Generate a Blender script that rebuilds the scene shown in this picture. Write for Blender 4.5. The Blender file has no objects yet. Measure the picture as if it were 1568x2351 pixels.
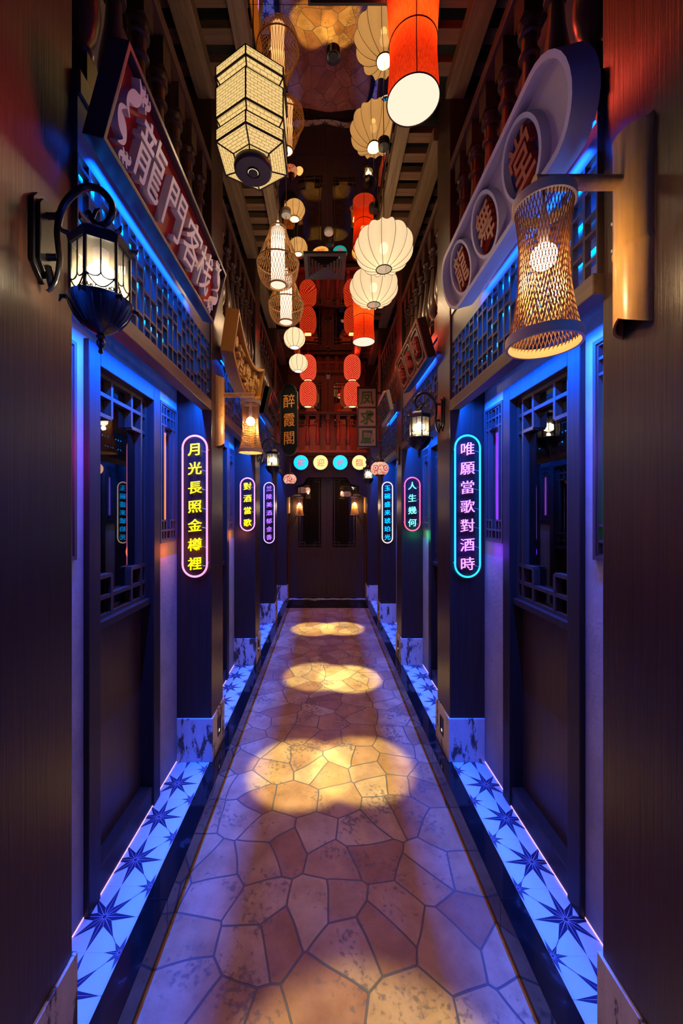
import bpy, math, random
from mathutils import Vector, Matrix
PI = math.pi
random.seed(7)
S = bpy.context.scene
C = S.collection
# ------------------------------------------------------------------ camera
F = 890.0; VX, VY = 746.0, 1175.0; CX, CH = -0.035, 1.5
cam = bpy.data.objects.new('camera', bpy.data.cameras.new('camera')); C.objects.link(cam)
cam.location = (CX, 0, CH); cam.rotation_euler = (PI/2, 0, 0)
cam.data.sensor_fit = 'VERTICAL'; cam.data.sensor_height = 36.0
cam.data.lens = 36.0*F/2351.0
cam.data.shift_x = (784.0-VX)/2351.0; cam.data.shift_y = (VY-1175.5)/2351.0
cam.data.clip_start = 0.02
S.camera = cam
# ------------------------------------------------------------------ world, exposure
w = bpy.data.worlds.new('world'); S.world = w; w.use_nodes = True
w.node_tree.nodes['Background'].inputs[0].default_value = (0.05, 0.04, 0.08, 1)
w.node_tree.nodes['Background'].inputs[1].default_value = 0.02
S.view_settings.view_transform = 'Standard'; S.view_settings.look = 'None'
S.view_settings.exposure = 0.0; S.view_settings.gamma = 1.0
S.view_settings.use_curve_mapping = False
S.cycles.use_denoising = True
S.cycles.max_bounces = 7; S.cycles.diffuse_bounces = 2; S.cycles.glossy_bounces = 3
S.cycles.transmission_bounces = 4; S.cycles.transparent_max_bounces = 10
S.cycles.sample_clamp_indirect = 3.0; S.cycles.caustics_reflective = False; S.cycles.caustics_refractive = False
# ------------------------------------------------------------------ light strengths (tune here)
BLUE = (0.0, 0.078, 1.0); WARM = (1.0, 0.70, 0.36); REDC = (1.0, 0.05, 0.02)
P_BLUE = 58.0      # blue strip behind the beam, per bay
P_SPOT = 1300.0     # ceiling downlights
P_LAN = 3.0        # hanging lanterns
P_SCR = 26.0
P_SIGN = 3.5
P_REDL = 4.0
P_SCON = 6.0       # bamboo wall lanterns
P_IRON = 3.2       # iron wall lanterns
def area(name, loc, rot, sx, sy, power, col, spread=PI):
    l = bpy.data.lights.new(name, 'AREA'); l.shape = 'RECTANGLE'; l.size = sx; l.size_y = sy
    l.energy = power; l.color = col; l.spread = spread
    o = bpy.data.objects.new(name, l); C.objects.link(o); o.location = loc; o.rotation_euler = rot; return o
def glow_pair(r, zlo, zhi, power, col, rad=0.05, up=0.3):
    # light leaving a lantern through its open bottom and top
    for z, rx, f in ((zlo, 0, 1.0), (zhi, PI, up)):
        if f == 0: continue
        l = bpy.data.lights.new('lantern_light', 'AREA'); l.shape = 'DISK'; l.size = rad*2; l.energy = power*f; l.color = col
        o = bpy.data.objects.new('lantern_light', l); C.objects.link(o); o.location = (0, 0, z); o.rotation_euler = (rx, 0, 0); o.parent = r
def point(name, loc, power, col, r=0.03, parent=None):
    l = bpy.data.lights.new(name, 'POINT'); l.energy = power; l.color = col; l.shadow_soft_size = r
    o = bpy.data.objects.new(name, l); C.objects.link(o); o.location = loc
    if parent: o.parent = parent
    return o
# bays between pillars (y of pillar front, back)
PIL = [(0.83, 1.086), (2.33, 2.59), (3.80, 4.06), (5.235, 5.495), (6.54, 6.77)]
BAY = [(1.086, 2.33), (2.59, 3.80), (4.06, 5.235), (5.495, 6.54)]
WX, PX, CURB, TILE = 0.926, 0.716, 0.644, 0.727
PATHZ, PEND, WEND = -0.13, 6.563, 6.77
for i, (a, b) in enumerate(BAY):
    for s in (-1, 1):
        area('cove_light', (s*0.7865, (a+b)/2, 2.186), (0, 0, 0), 0.006, b-a-0.02, P_BLUE*(b-a)*(0.6 if i == 3 else 1), BLUE, math.radians(155))
area('cove_light', (-0.7865, 0.2, 2.186), (0, 0, 0), 0.006, 1.2, P_BLUE*1.2, BLUE, math.radians(155))
area('cove_light', (0.7865, 0.2, 2.186), (0, 0, 0), 0.006, 1.2, P_BLUE*1.2, BLUE, math.radians(155))

# ------------------------------------------------------------------ materials
def nt(name):
    m = bpy.data.materials.new(name); m.use_nodes = True; t = m.node_tree
    b = t.nodes['Principled BSDF']; return m, t, b
def N(t, typ, **kw):
    n = t.nodes.new(typ)
    for k, v in kw.items():
        if k.startswith('i_'):
            n.inputs[k[2:].replace('_', ' ')].default_value = v
        else: setattr(n, k, v)
    return n
def coords(t, scale=(1, 1, 1), world=True):
    if world:
        g = N(t, 'ShaderNodeNewGeometry'); src = g.outputs['Position']
    else:
        g = N(t, 'ShaderNodeTexCoord'); src = g.outputs['Object']
    mp = N(t, 'ShaderNodeMapping'); mp.inputs['Scale'].default_value = scale
    t.links.new(src, mp.inputs['Vector']); return mp.outputs['Vector']
def ramp(t, fac, stops):
    r = N(t, 'ShaderNodeValToRGB'); e = r.color_ramp.elements
    e[0].position, e[0].color = stops[0][0], (*stops[0][1], 1)
    e[1].position, e[1].color = stops[-1][0], (*stops[-1][1], 1)
    for p, c in stops[1:-1]:
        x = e.new(p); x.color = (*c, 1)
    t.links.new(fac, r.inputs['Fac']); return r.outputs['Color']
def bump(t, b, h, strength=0.3, dist=0.01):
    n = N(t, 'ShaderNodeBump'); n.inputs['Strength'].default_value = strength; n.inputs['Distance'].default_value = dist
    t.links.new(h, n.inputs['Height']); t.links.new(n.outputs['Normal'], b.inputs['Normal'])
def plain(name, col, rough=0.5, metal=0.0, spec=0.5, coat=0.0):
    m, t, b = nt(name); b.inputs['Base Color'].default_value = (*col, 1)
    b.inputs['Roughness'].default_value = rough; b.inputs['Metallic'].default_value = metal
    b.inputs['Specular IOR Level'].default_value = spec; b.inputs['Coat Weight'].default_value = coat
    n = N(t, 'ShaderNodeTexNoise'); n.inputs['Scale'].default_value = 35; n.inputs['Detail'].default_value = 3
    t.links.new(coords(t), n.inputs['Vector']); bump(t, b, n.outputs['Fac'], 0.06, 0.004)
    return m
def wood(name, c1, c2, rough=0.45, axis='z', fine=90.0, bs=0.25, spec=0.4):
    m, t, b = nt(name)
    sc = {'z': (fine, fine, 2.2), 'y': (fine, 2.2, fine), 'x': (2.2, fine, fine)}[axis]
    n = N(t, 'ShaderNodeTexNoise'); n.inputs['Scale'].default_value = 1.0; n.inputs['Detail'].default_value = 5; n.inputs['Roughness'].default_value = 0.65
    n.inputs['Distortion'].default_value = 0.5
    t.links.new(coords(t, sc), n.inputs['Vector'])
    t.links.new(ramp(t, n.outputs['Fac'], [(0.3, c1), (0.7, c2)]), b.inputs['Base Color'])
    b.inputs['Roughness'].default_value = rough; b.inputs['Specular IOR Level'].default_value = spec
    bump(t, b, n.outputs['Fac'], bs, 0.002); return m
def glow(name, col, strength, base=None):
    m, t, b = nt(name); b.inputs['Base Color'].default_value = (*(base or col), 1)
    b.inputs['Emission Color'].default_value = (*col, 1); b.inputs['Emission Strength'].default_value = strength
    b.inputs['Roughness'].default_value = 0.4; return m
def shade_mat(name, col, emit, transp=0.0, weave=0.0, base=None):
    # thin lampshade cloth: lets the bulb's light through, scatters it and glows
    m = bpy.data.materials.new(name); m.use_nodes = True; t = m.node_tree
    t.nodes.remove(t.nodes['Principled BSDF']); out = t.nodes['Material Output']
    tr = N(t, 'ShaderNodeBsdfTranslucent'); tr.inputs['Color'].default_value = (*(base or col), 1)
    em = N(t, 'ShaderNodeEmission'); em.inputs['Color'].default_value = (*col, 1); em.inputs['Strength'].default_value = emit
    ad = N(t, 'ShaderNodeAddShader'); t.links.new(tr.outputs[0], ad.inputs[0]); t.links.new(em.outputs[0], ad.inputs[1])
    if weave:
        n = N(t, 'ShaderNodeTexNoise'); n.inputs['Scale'].default_value = 1; n.inputs['Detail'].default_value = 4
        t.links.new(coords(t, (260, 260, 40)), n.inputs['Vector'])
        c0 = base or col
        t.links.new(ramp(t, n.outputs['Fac'], [(0.3, tuple(x*(1-weave) for x in c0)), (0.7, c0)]), tr.inputs['Color'])
    last = ad.outputs[0]
    if transp:
        tp = N(t, 'ShaderNodeBsdfTransparent'); mx = N(t, 'ShaderNodeMixShader'); mx.inputs[0].default_value = transp
        t.links.new(last, mx.inputs[1]); t.links.new(tp.outputs[0], mx.inputs[2]); last = mx.outputs[0]
    t.links.new(last, out.inputs['Surface']); return m
def glass(name, tint=(1, 1, 1), refl=0.25, rough=0.02):
    m = bpy.data.materials.new(name); m.use_nodes = True; t = m.node_tree
    t.nodes.remove(t.nodes['Principled BSDF']); out = t.nodes['Material Output']
    tp = N(t, 'ShaderNodeBsdfTransparent'); tp.inputs['Color'].default_value = (*tint, 1)
    gl = N(t, 'ShaderNodeBsdfGlossy'); gl.inputs['Roughness'].default_value = rough
    lw = N(t, 'ShaderNodeLayerWeight'); lw.inputs['Blend'].default_value = refl
    mx = N(t, 'ShaderNodeMixShader'); t.links.new(lw.outputs['Fresnel'], mx.inputs[0])
    t.links.new(tp.outputs[0], mx.inputs[1]); t.links.new(gl.outputs[0], mx.inputs[2])
    t.links.new(mx.outputs[0], out.inputs['Surface']); return m

M = {}
M['pillar'] = wood('pillar_wood', (0.018, 0.008, 0.006), (0.046, 0.019, 0.012), 0.36, 'z', 110, 0.45, 0.5)
M['dark'] = wood('dark_wood', (0.016, 0.010, 0.009), (0.036, 0.021, 0.017), 0.5, 'z', 90, 0.25, 0.25)
M['darky'] = wood('dark_wood_beam', (0.045, 0.026, 0.018), (0.10, 0.055, 0.036), 0.45, 'y', 90, 0.25)
M['door'] = wood('door_wood', (0.034, 0.018, 0.014), (0.072, 0.038, 0.026), 0.4, 'z', 70, 0.2)
M['perg'] = wood('pergola_wood', (0.10, 0.062, 0.034), (0.24, 0.155, 0.085), 0.55, 'y', 40, 0.25)
M['slat'] = wood('slat_wood', (0.11, 0.055, 0.028), (0.22, 0.12, 0.06), 0.55, 'x', 40, 0.25)
M['rail'] = wood('rail_wood', (0.06, 0.028, 0.018), (0.13, 0.06, 0.036), 0.3, 'y', 60, 0.2)
M['turned'] = wood('turned_wood', (0.034, 0.013, 0.008), (0.08, 0.034, 0.019), 0.30, 'z', 60, 0.12, 0.35)
M['redwood'] = wood('red_brown_wood', (0.16, 0.05, 0.03), (0.28, 0.09, 0.05), 0.35, 'z', 60, 0.2)
M['curtain'] = wood('curtain_wood', (0.20, 0.11, 0.08), (0.48, 0.29, 0.20), 0.6, 'z', 45, 0.4)
M['screen'] = wood('screen_wood', (0.05, 0.028, 0.024), (0.10, 0.055, 0.045), 0.45, 'z', 60, 0.15, 0.35)
M['latwood'] = wood('lattice_wood', (0.036, 0.020, 0.018), (0.065, 0.036, 0.030), 0.5, 'z', 60, 0.15, 0.3)
M['topboard'] = plain('top_board_paint', (0.10, 0.085, 0.10), 0.4)
M['backing'] = plain('screen_backing', (0.10, 0.10, 0.13), 0.35)
M['black'] = plain('black_paint', (0.008, 0.008, 0.009), 0.35)
M['flat_black'] = plain('ceiling_black', (0.006, 0.006, 0.006), 0.8)
M['iron'] = plain('black_iron', (0.008, 0.008, 0.009), 0.28, 0.0, 0.5, 0.0)
M['bronze'] = plain('bronze_metal', (0.10, 0.045, 0.025), 0.3, 0.8)
M['white'] = plain('white_plastic', (0.75, 0.75, 0.76), 0.4)
M['grey'] = plain('grey_metal', (0.42, 0.40, 0.45), 0.5)
M['ventgrey'] = plain('vent_grey', (0.035, 0.030, 0.045), 0.5)
M['cord'] = plain('cord_black', (0.02, 0.018, 0.016), 0.5)
M['pcord'] = plain('cord_pale', (0.35, 0.25, 0.2), 0.5)
# plaster
def plaster(name, c1, c2):
    m, t, b = nt(name)
    n = N(t, 'ShaderNodeTexNoise'); n.inputs['Scale'].default_value = 6; n.inputs['Detail'].default_value = 8; n.inputs['Roughness'].default_value = 0.6
    t.links.new(coords(t), n.inputs['Vector'])
    t.links.new(ramp(t, n.outputs['Fac'], [(0.3, c1), (0.7, c2)]), b.inputs['Base Color'])
    n2 = N(t, 'ShaderNodeTexNoise'); n2.inputs['Scale'].default_value = 60; n2.inputs['Detail'].default_value = 6
    t.links.new(coords(t), n2.inputs['Vector']); bump(t, b, n2.outputs['Fac'], 0.35, 0.006)
    b.inputs['Roughness'].default_value = 0.8; return m
M['plaster'] = plaster('grey_plaster', (0.30, 0.29, 0.28), (0.42, 0.40, 0.38))
M['plaster_up'] = plaster('cream_plaster', (0.42, 0.34, 0.25), (0.52, 0.43, 0.32))
# flagstone path
def flagstone():
    m, t, b = nt('crazy_paving')
    nd = N(t, 'ShaderNodeTexNoise'); nd.inputs['Scale'].default_value = 2.5; nd.inputs['Detail'].default_value = 1
    g = coords(t, (1, 1, 0))
    t.links.new(g, nd.inputs['Vector'])
    va = N(t, 'ShaderNodeVectorMath', operation='MULTIPLY_ADD'); va.inputs[1].default_value = (0.10, 0.10, 0)
    t.links.new(nd.outputs['Color'], va.inputs[0]); t.links.new(g, va.inputs[2])
    vs = []
    for f in ('F1', 'DISTANCE_TO_EDGE'):
        v = N(t, 'ShaderNodeTexVoronoi', voronoi_dimensions='2D', feature=f); v.inputs['Scale'].default_value = 5.0
        v.inputs['Randomness'].default_value = 0.92
        t.links.new(va.outputs[0], v.inputs['Vector']); vs.append(v)
    sep = N(t, 'ShaderNodeSeparateColor'); t.links.new(vs[0].outputs['Color'], sep.inputs[0])
    stone = ramp(t, sep.outputs[0], [(0.0, (0.42, 0.20, 0.10)), (0.35, (0.52, 0.29, 0.13)), (0.65, (0.56, 0.35, 0.19)), (1.0, (0.62, 0.43, 0.22))])
    n1 = N(t, 'ShaderNodeTexNoise'); n1.inputs['Scale'].default_value = 7; n1.inputs['Detail'].default_value = 7; n1.inputs['Roughness'].default_value = 0.62
    t.links.new(coords(t), n1.inputs['Vector'])
    mx = N(t, 'ShaderNodeMix', data_type='RGBA', blend_type='MULTIPLY'); mx.inputs['Factor'].default_value = 0.75
    t.links.new(stone, mx.inputs['A']); t.links.new(ramp(t, n1.outputs['Fac'], [(0.3, (0.50, 0.40, 0.34)), (0.62, (1, 1, 1))]), mx.inputs['B'])
    # dark pitting
    n2 = N(t, 'ShaderNodeTexNoise'); n2.inputs['Scale'].default_value = 45; n2.inputs['Detail'].default_value = 4
    t.links.new(coords(t), n2.inputs['Vector'])
    n3 = N(t, 'ShaderNodeTexNoise'); n3.inputs['Scale'].default_value = 5; t.links.new(coords(t), n3.inputs['Vector'])
    ad = N(t, 'ShaderNodeMath', operation='MULTIPLY'); t.links.new(n2.outputs['Fac'], ad.inputs[0]); t.links.new(n3.outputs['Fac'], ad.inputs[1])
    pit = ramp(t, ad.outputs[0], [(0.31, (0, 0, 0)), (0.39, (1, 1, 1))])
    mp = N(t, 'ShaderNodeMix', data_type='RGBA'); mp.inputs['B'].default_value = (0.16, 0.11, 0.09, 1)
    pm = N(t, 'ShaderNodeMath', operation='MULTIPLY'); pm.inputs[1].default_value = 0.8
    t.links.new(pit, pm.inputs[0]); t.links.new(pm.outputs[0], mp.inputs['Factor']); t.links.new(mx.outputs['Result'], mp.inputs['A'])
    # grout
    lt = ramp(t, vs[1].outputs['Distance'], [(0.012, (0, 0, 0)), (0.023, (1, 1, 1))])
    mg = N(t, 'ShaderNodeMix', data_type='RGBA'); mg.inputs['A'].default_value = (0.13, 0.11, 0.11, 1)
    t.links.new(lt, mg.inputs['Factor']); t.links.new(mp.outputs['Result'], mg.inputs['B'])
    t.links.new(mg.outputs['Result'], b.inputs['Base Color'])
    b.inputs['Roughness'].default_value = 0.55; b.inputs['Specular IOR Level'].default_value = 0.35
    hs = N(t, 'ShaderNodeMath', operation='MULTIPLY_ADD'); hs.inputs[1].default_value = 0.25
    t.links.new(n2.outputs['Fac'], hs.inputs[0]); t.links.new(lt, hs.inputs[2])
    bump(t, b, hs.outputs[0], 0.5, 0.012); return m
M['path'] = flagstone()
M['tile'] = plain('white_tile', (0.52, 0.62, 0.72), 0.30)
M['star'] = plain('navy_glaze', (0.010, 0.012, 0.05), 0.30)
M['line'] = plain('pale_line', (0.45, 0.46, 0.55), 0.35)
def marble():
    m, t, b = nt('black_marble')
    n = N(t, 'ShaderNodeTexNoise'); n.inputs['Scale'].default_value = 5; n.inputs['Detail'].default_value = 8; n.inputs['Distortion'].default_value = 2.2
    t.links.new(coords(t), n.inputs['Vector'])
    t.links.new(ramp(t, n.outputs['Fac'], [(0.5, (0.006, 0.006, 0.007)), (0.60, (0.010, 0.010, 0.012)), (0.64, (0.025, 0.025, 0.03))]), b.inputs['Base Color'])
    b.inputs['Roughness'].default_value = 0.06; b.inputs['Specular IOR Level'].default_value = 0.6; return m
M['marble'] = marble()
def worn():
    m, t, b = nt('worn_white_paint')
    n = N(t, 'ShaderNodeTexNoise'); n.inputs['Scale'].default_value = 1; n.inputs['Detail'].default_value = 8; n.inputs['Roughness'].default_value = 0.68
    t.links.new(coords(t, (16, 16, 5)), n.inputs['Vector'])
    t.links.new(ramp(t, n.outputs['Fac'], [(0.425, (0.085, 0.05, 0.032)), (0.445, (0.30, 0.26, 0.22)), (0.465, (0.58, 0.55, 0.50)), (0.75, (0.70, 0.67, 0.61))]), b.inputs['Base Color'])
    b.inputs['Roughness'].default_value = 0.5; bump(t, b, n.outputs['Fac'], 0.3, 0.004); return m
M['worn'] = worn()
def mirror():
    m, t, b = nt('bronze_mirror'); b.inputs['Base Color'].default_value = (0.56, 0.37, 0.18, 1); b.inputs['Metallic'].default_value = 1
    b.inputs['Roughness'].default_value = 0.008
    n = N(t, 'ShaderNodeTexNoise'); n.inputs['Scale'].default_value = 3.2; n.inputs['Detail'].default_value = 0.5
    t.links.new(coords(t), n.inputs['Vector']); bump(t, b, n.outputs['Fac'], 0.09, 0.03); return m
M['mirror'] = mirror()
def bamboo():
    m, t, b = nt('bamboo')
    n = N(t, 'ShaderNodeTexNoise'); n.inputs['Scale'].default_value = 1; n.inputs['Detail'].default_value = 4
    t.links.new(coords(t, (60, 60, 3)), n.inputs['Vector'])
    t.links.new(ramp(t, n.outputs['Fac'], [(0.25, (0.50, 0.25, 0.05)), (0.75, (0.74, 0.42, 0.11))]), b.inputs['Base Color'])
    b.inputs['Roughness'].default_value = 0.32; b.inputs['Coat Weight'].default_value = 0.2; return m
M['bamboo'] = bamboo()
def strand_mat(name, col):
    m, t, b = nt(name); b.inputs['Base Color'].default_value = (*col, 1); b.inputs['Roughness'].default_value = .5
    tr = N(t, 'ShaderNodeBsdfTranslucent'); tr.inputs['Color'].default_value = (*col, 1)
    mx = N(t, 'ShaderNodeMixShader'); mx.inputs[0].default_value = .45
    t.links.new(b.outputs[0], mx.inputs[1]); t.links.new(tr.outputs[0], mx.inputs[2]); t.links.new(mx.outputs[0], t.nodes['Material Output'].inputs['Surface']); return m
M['strand'] = strand_mat('bamboo_strand', (0.52, 0.26, 0.075))
M['cane'] = plain('cane_strand', (0.78, 0.43, 0.13), 0.45)
M['ringwood'] = plain('pale_ring_wood', (0.62, 0.43, 0.18), 0.5)
M['glass'] = glass('clear_glass', (0.97, 0.95, 0.9), 0.08)
_t = M['glass'].node_tree; _o = _t.nodes['Material Output'].inputs['Surface']; _p = _o.links[0].from_socket
_tr = N(_t, 'ShaderNodeBsdfTranslucent'); _tr.inputs['Color'].default_value = (1, .86, .62, 1); _m = N(_t, 'ShaderNodeMixShader'); _m.inputs[0].default_value = .10
_t.links.new(_p, _m.inputs[1]); _t.links.new(_tr.outputs[0], _m.inputs[2]); _t.links.new(_m.outputs[0], _o)
M['pane'] = glass('dark_pane', (0.92, 0.90, 0.92), 0.58, 0.015)
M['acrylic'] = glass('clear_acrylic', (0.96, 0.96, 0.98), 0.10, 0.03)
M['bulb'] = glow('bulb_glow', (1.0, 0.86, 0.62), 14)
M['dimlens'] = glow('step_lens', (1.0, .85, .6), .7)
M['bulbd'] = glow('bulb_glow_dim', (1.0, 0.80, 0.52), 6)

# ------------------------------------------------------------------ geometry helpers
class MB:
    def __init__(s): s.v = []; s.f = []; s.m = []; s.uv = {}; s.cm = 0
    def add(s, vs, fs, X=None, mat=None):
        o = len(s.v)
        for p in vs:
            p = Vector(p); s.v.append(tuple(X @ p) if X else tuple(p))
        for f in fs: s.f.append([i+o for i in f]); s.m.append(s.cm if mat is None else mat)
        return s
    def box(s, x0, x1, y0, y1, z0, z1, X=None, mat=None):
        if x0 > x1: x0, x1 = x1, x0
        if y0 > y1: y0, y1 = y1, y0
        if z0 > z1: z0, z1 = z1, z0
        return s.add([(x0,y0,z0),(x1,y0,z0),(x1,y1,z0),(x0,y1,z0),(x0,y0,z1),(x1,y0,z1),(x1,y1,z1),(x0,y1,z1)],
              [(0,3,2,1),(4,5,6,7),(0,1,5,4),(1,2,6,5),(2,3,7,6),(3,0,4,7)], X, mat)
    def lathe(s, prof, n=24, c=(0,0,0), X=None, cap=True, mat=None):
        vs = []; fs = []
        for r, z in prof:
            for k in range(n):
                a = 2*PI*k/n; vs.append((c[0]+r*math.cos(a), c[1]+r*math.sin(a), c[2]+z))
        for i in range(len(prof)-1):
            for k in range(n):
                fs.append((i*n+k, i*n+(k+1) % n, (i+1)*n+(k+1) % n, (i+1)*n+k))
        if cap:
            fs.append(tuple(range(n-1, -1, -1))); fs.append(tuple((len(prof)-1)*n+k for k in range(n)))
        return s.add(vs, fs, X, mat)
    def tube(s, pts, r, n=6, closed=False, X=None, mat=None):
        pts = [Vector(p) for p in pts]; m = len(pts)
        rs = r if isinstance(r, (list, tuple)) else [r]*m
        vs = []; fs = []; pn = None
        for i in range(m):
            if closed: d = pts[(i+1) % m]-pts[i-1]
            else: d = pts[min(i+1, m-1)]-pts[max(i-1, 0)]
            d.normalize()
            if pn is None:
                up = Vector((0,0,1)) if abs(d.z) < 0.9 else Vector((1,0,0)); a = d.cross(up).normalized()
            else:
                a = (pn-d*pn.dot(d)).normalized()
            pn = a; b = d.cross(a)
            for k in range(n):
                t = 2*PI*k/n; vs.append(pts[i]+(a*math.cos(t)+b*math.sin(t))*rs[i])
        for i in range(m if closed else m-1):
            for k in range(n):
                j = (i+1) % m; fs.append((i*n+k, i*n+(k+1) % n, j*n+(k+1) % n, j*n+k))
        if not closed:
            fs.append(tuple(range(n-1, -1, -1))); fs.append(tuple((m-1)*n+k for k in range(n)))
        return s.add(vs, fs, X, mat)
    def prism(s, poly, z0, z1, X=None, mat=None):
        n = len(poly); vs = [(p[0], p[1], z0) for p in poly]+[(p[0], p[1], z1) for p in poly]
        fs = [tuple(range(n-1, -1, -1)), tuple(range(n, 2*n))]+[(i, (i+1) % n, n+(i+1) % n, n+i) for i in range(n)]
        return s.add(vs, fs, X, mat)
    def ringprism(s, po, pi, z0, z1, X=None, mat=None):
        n = len(po)
        vs = [(*p, z0) for p in po]+[(*p, z1) for p in po]+[(*p, z0) for p in pi]+[(*p, z1) for p in pi]; fs = []
        for i in range(n):
            j = (i+1) % n
            fs += [(i, j, n+j, n+i), (2*n+j, 2*n+i, 3*n+i, 3*n+j), (n+i, n+j, 3*n+j, 3*n+i), (j, i, 2*n+i, 2*n+j)]
        return s.add(vs, fs, X, mat)
    def ball(s, c, r, n=16, m=10, sz=1.0, X=None, mat=None):
        return s.lathe([(max(1e-4, r*math.sin(PI*i/m)), -r*sz*math.cos(PI*i/m)) for i in range(m+1)], n, c, X, False, mat)
    def build(s, name, mat, parent=None, smooth=False, bev=0.0, kind=None, label=None):
        me = bpy.data.meshes.new(name); me.from_pydata(s.v, [], s.f)
        mats = mat if isinstance(mat, (list, tuple)) else [mat]
        for q in mats: me.materials.append(M[q] if isinstance(q, str) else q)
        if len(mats) > 1: me.polygons.foreach_set('material_index', s.m)
        if s.uv:
            l = me.uv_layers.new(name='uv')
            for p in me.polygons:
                if p.index in s.uv:
                    for li, c in zip(p.loop_indices, s.uv[p.index]): l.data[li].uv = c
        me.validate()
        if smooth:
            me.shade_smooth()
            try: me.set_sharp_from_angle(angle=math.radians(40))
            except Exception: pass
        me.update()
        o = bpy.data.objects.new(name, me); C.objects.link(o)
        if parent: o.parent = parent
        if bev:
            b = o.modifiers.new('bevel', 'BEVEL'); b.width = bev; b.segments = 2; b.limit_method = 'ANGLE'
        if kind: o['kind'] = kind
        if label: o['label'] = label
        return o
def empty(name, label, cat, mat=None, loc=(0,0,0), group=None, kind=None):
    o = bpy.data.objects.new(name, None); C.objects.link(o); o.empty_display_size = 0.05
    if mat is not None: o.matrix_world = mat
    else: o.location = loc
    if label: o['label'] = label
    if cat: o['category'] = cat
    if group: o['group'] = group
    if kind: o['kind'] = kind
    return o
def tag(o, label, cat, group=None):
    o['label'] = label; o['category'] = cat
    if group: o['group'] = group
    return o
def frame(u, v, n, o):
    u, v, n = Vector(u), Vector(v), Vector(n)
    return Matrix(((u.x, v.x, n.x, o[0]), (u.y, v.y, n.y, o[1]), (u.z, v.z, n.z, o[2]), (0, 0, 0, 1)))
def wallframe(s, y, z, x=WX):   # s=-1 left wall, +1 right wall: X along the wall to the viewer's right, Y up, Z out
    return frame((0, -s, 0), (0, 0, 1), (-s, 0, 0), (s*x, y, z))
def tiltframe(s, x, y, z, a, gap=0.047):
    # hung clear of the lattice: same line of sight, a little nearer
    k = 1-gap/(x+0.035*s)
    return tiltframe0(s, x-gap, y*k, CH+(z-CH)*k, a) @ Matrix.Scale(k, 4)
def tiltframe0(s, x, y, z, a):
    sa, ca = math.sin(a), math.cos(a)
    u = Vector((0, -s, 0)); v = Vector((-s*sa, 0, ca)); n = u.cross(v); return frame(u, v, n, (s*x, y, z))
def faceframe(x, y, z): return frame((1, 0, 0), (0, 0, 1), (0, -1, 0), (x, y, z))
def stadium(w, h, n=12, vertical=True):
    r = min(w, h)/2; pts = []
    if h >= w:
        c = h/2-r
        for k in range(n+1): a = PI*k/n; pts.append((r*math.cos(a), c+r*math.sin(a)))
        for k in range(n+1): a = PI+PI*k/n; pts.append((r*math.cos(a), -c+r*math.sin(a)))
    else:
        c = w/2-r
        for k in range(n+1): a = -PI/2+PI*k/n; pts.append((c+r*math.cos(a), r*math.sin(a)))
        for k in range(n+1): a = PI/2+PI*k/n; pts.append((-c+r*math.cos(a), r*math.sin(a)))
    return pts
def ell(a, b, n=32, c=(0, 0)): return [(c[0]+a*math.cos(2*PI*k/n), c[1]+b*math.sin(2*PI*k/n)) for k in range(n)]
_glyph = {}
def glyph(ch, off=0.0, slant=0.0):
    k = (ch, off, slant)
    if k not in _glyph:
        cu = bpy.data.curves.new('glyph', 'FONT'); cu.body = ch; cu.extrude = 0.5; cu.offset = off; cu.resolution_u = 3
        o = bpy.data.objects.new('glyph', cu); C.objects.link(o)
        dg = bpy.context.evaluated_depsgraph_get(); dg.update()
        me = bpy.data.meshes.new_from_object(o.evaluated_get(dg))
        vs = [v.co.copy() for v in me.vertices]; fs = [tuple(p.vertices) for p in me.polygons]
        bpy.data.objects.remove(o); bpy.data.curves.remove(cu); bpy.data.meshes.remove(me)
        x0, x1 = 0.0, 1.0; y0, y1 = -0.08, 0.85
        out = []
        for p in vs:
            x = p.x-0.5; y = (p.y-(y0+y1)/2)
            out.append((x, y+slant*x, p.z))
        _glyph[k] = (out, fs)
    return _glyph[k]
def char(ch, parent, mat, cx, cy, w, h, z0, z1, off=0.012, slant=0.08, name='character'):
    vs, fs = glyph(ch, off, slant); b = MB()
    b.add([(cx+p[0]*w, cy+p[1]*h, z0+(p[2]+0.5)*(z1-z0)) for p in vs], fs)
    return b.build(name, mat, parent)
def clip(poly, axis, lim, keep_less):
    out = []
    for i in range(len(poly)):
        a, b = poly[i-1], poly[i]
        ia = (a[axis] <= lim) == keep_less or a[axis] == lim; ib = (b[axis] <= lim) == keep_less or b[axis] == lim
        if ia != ib:
            t = (lim-a[axis])/(b[axis]-a[axis]); out.append((a[0]+t*(b[0]-a[0]), a[1]+t*(b[1]-a[1])))
        if ib: out.append(b)
    return out
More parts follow.
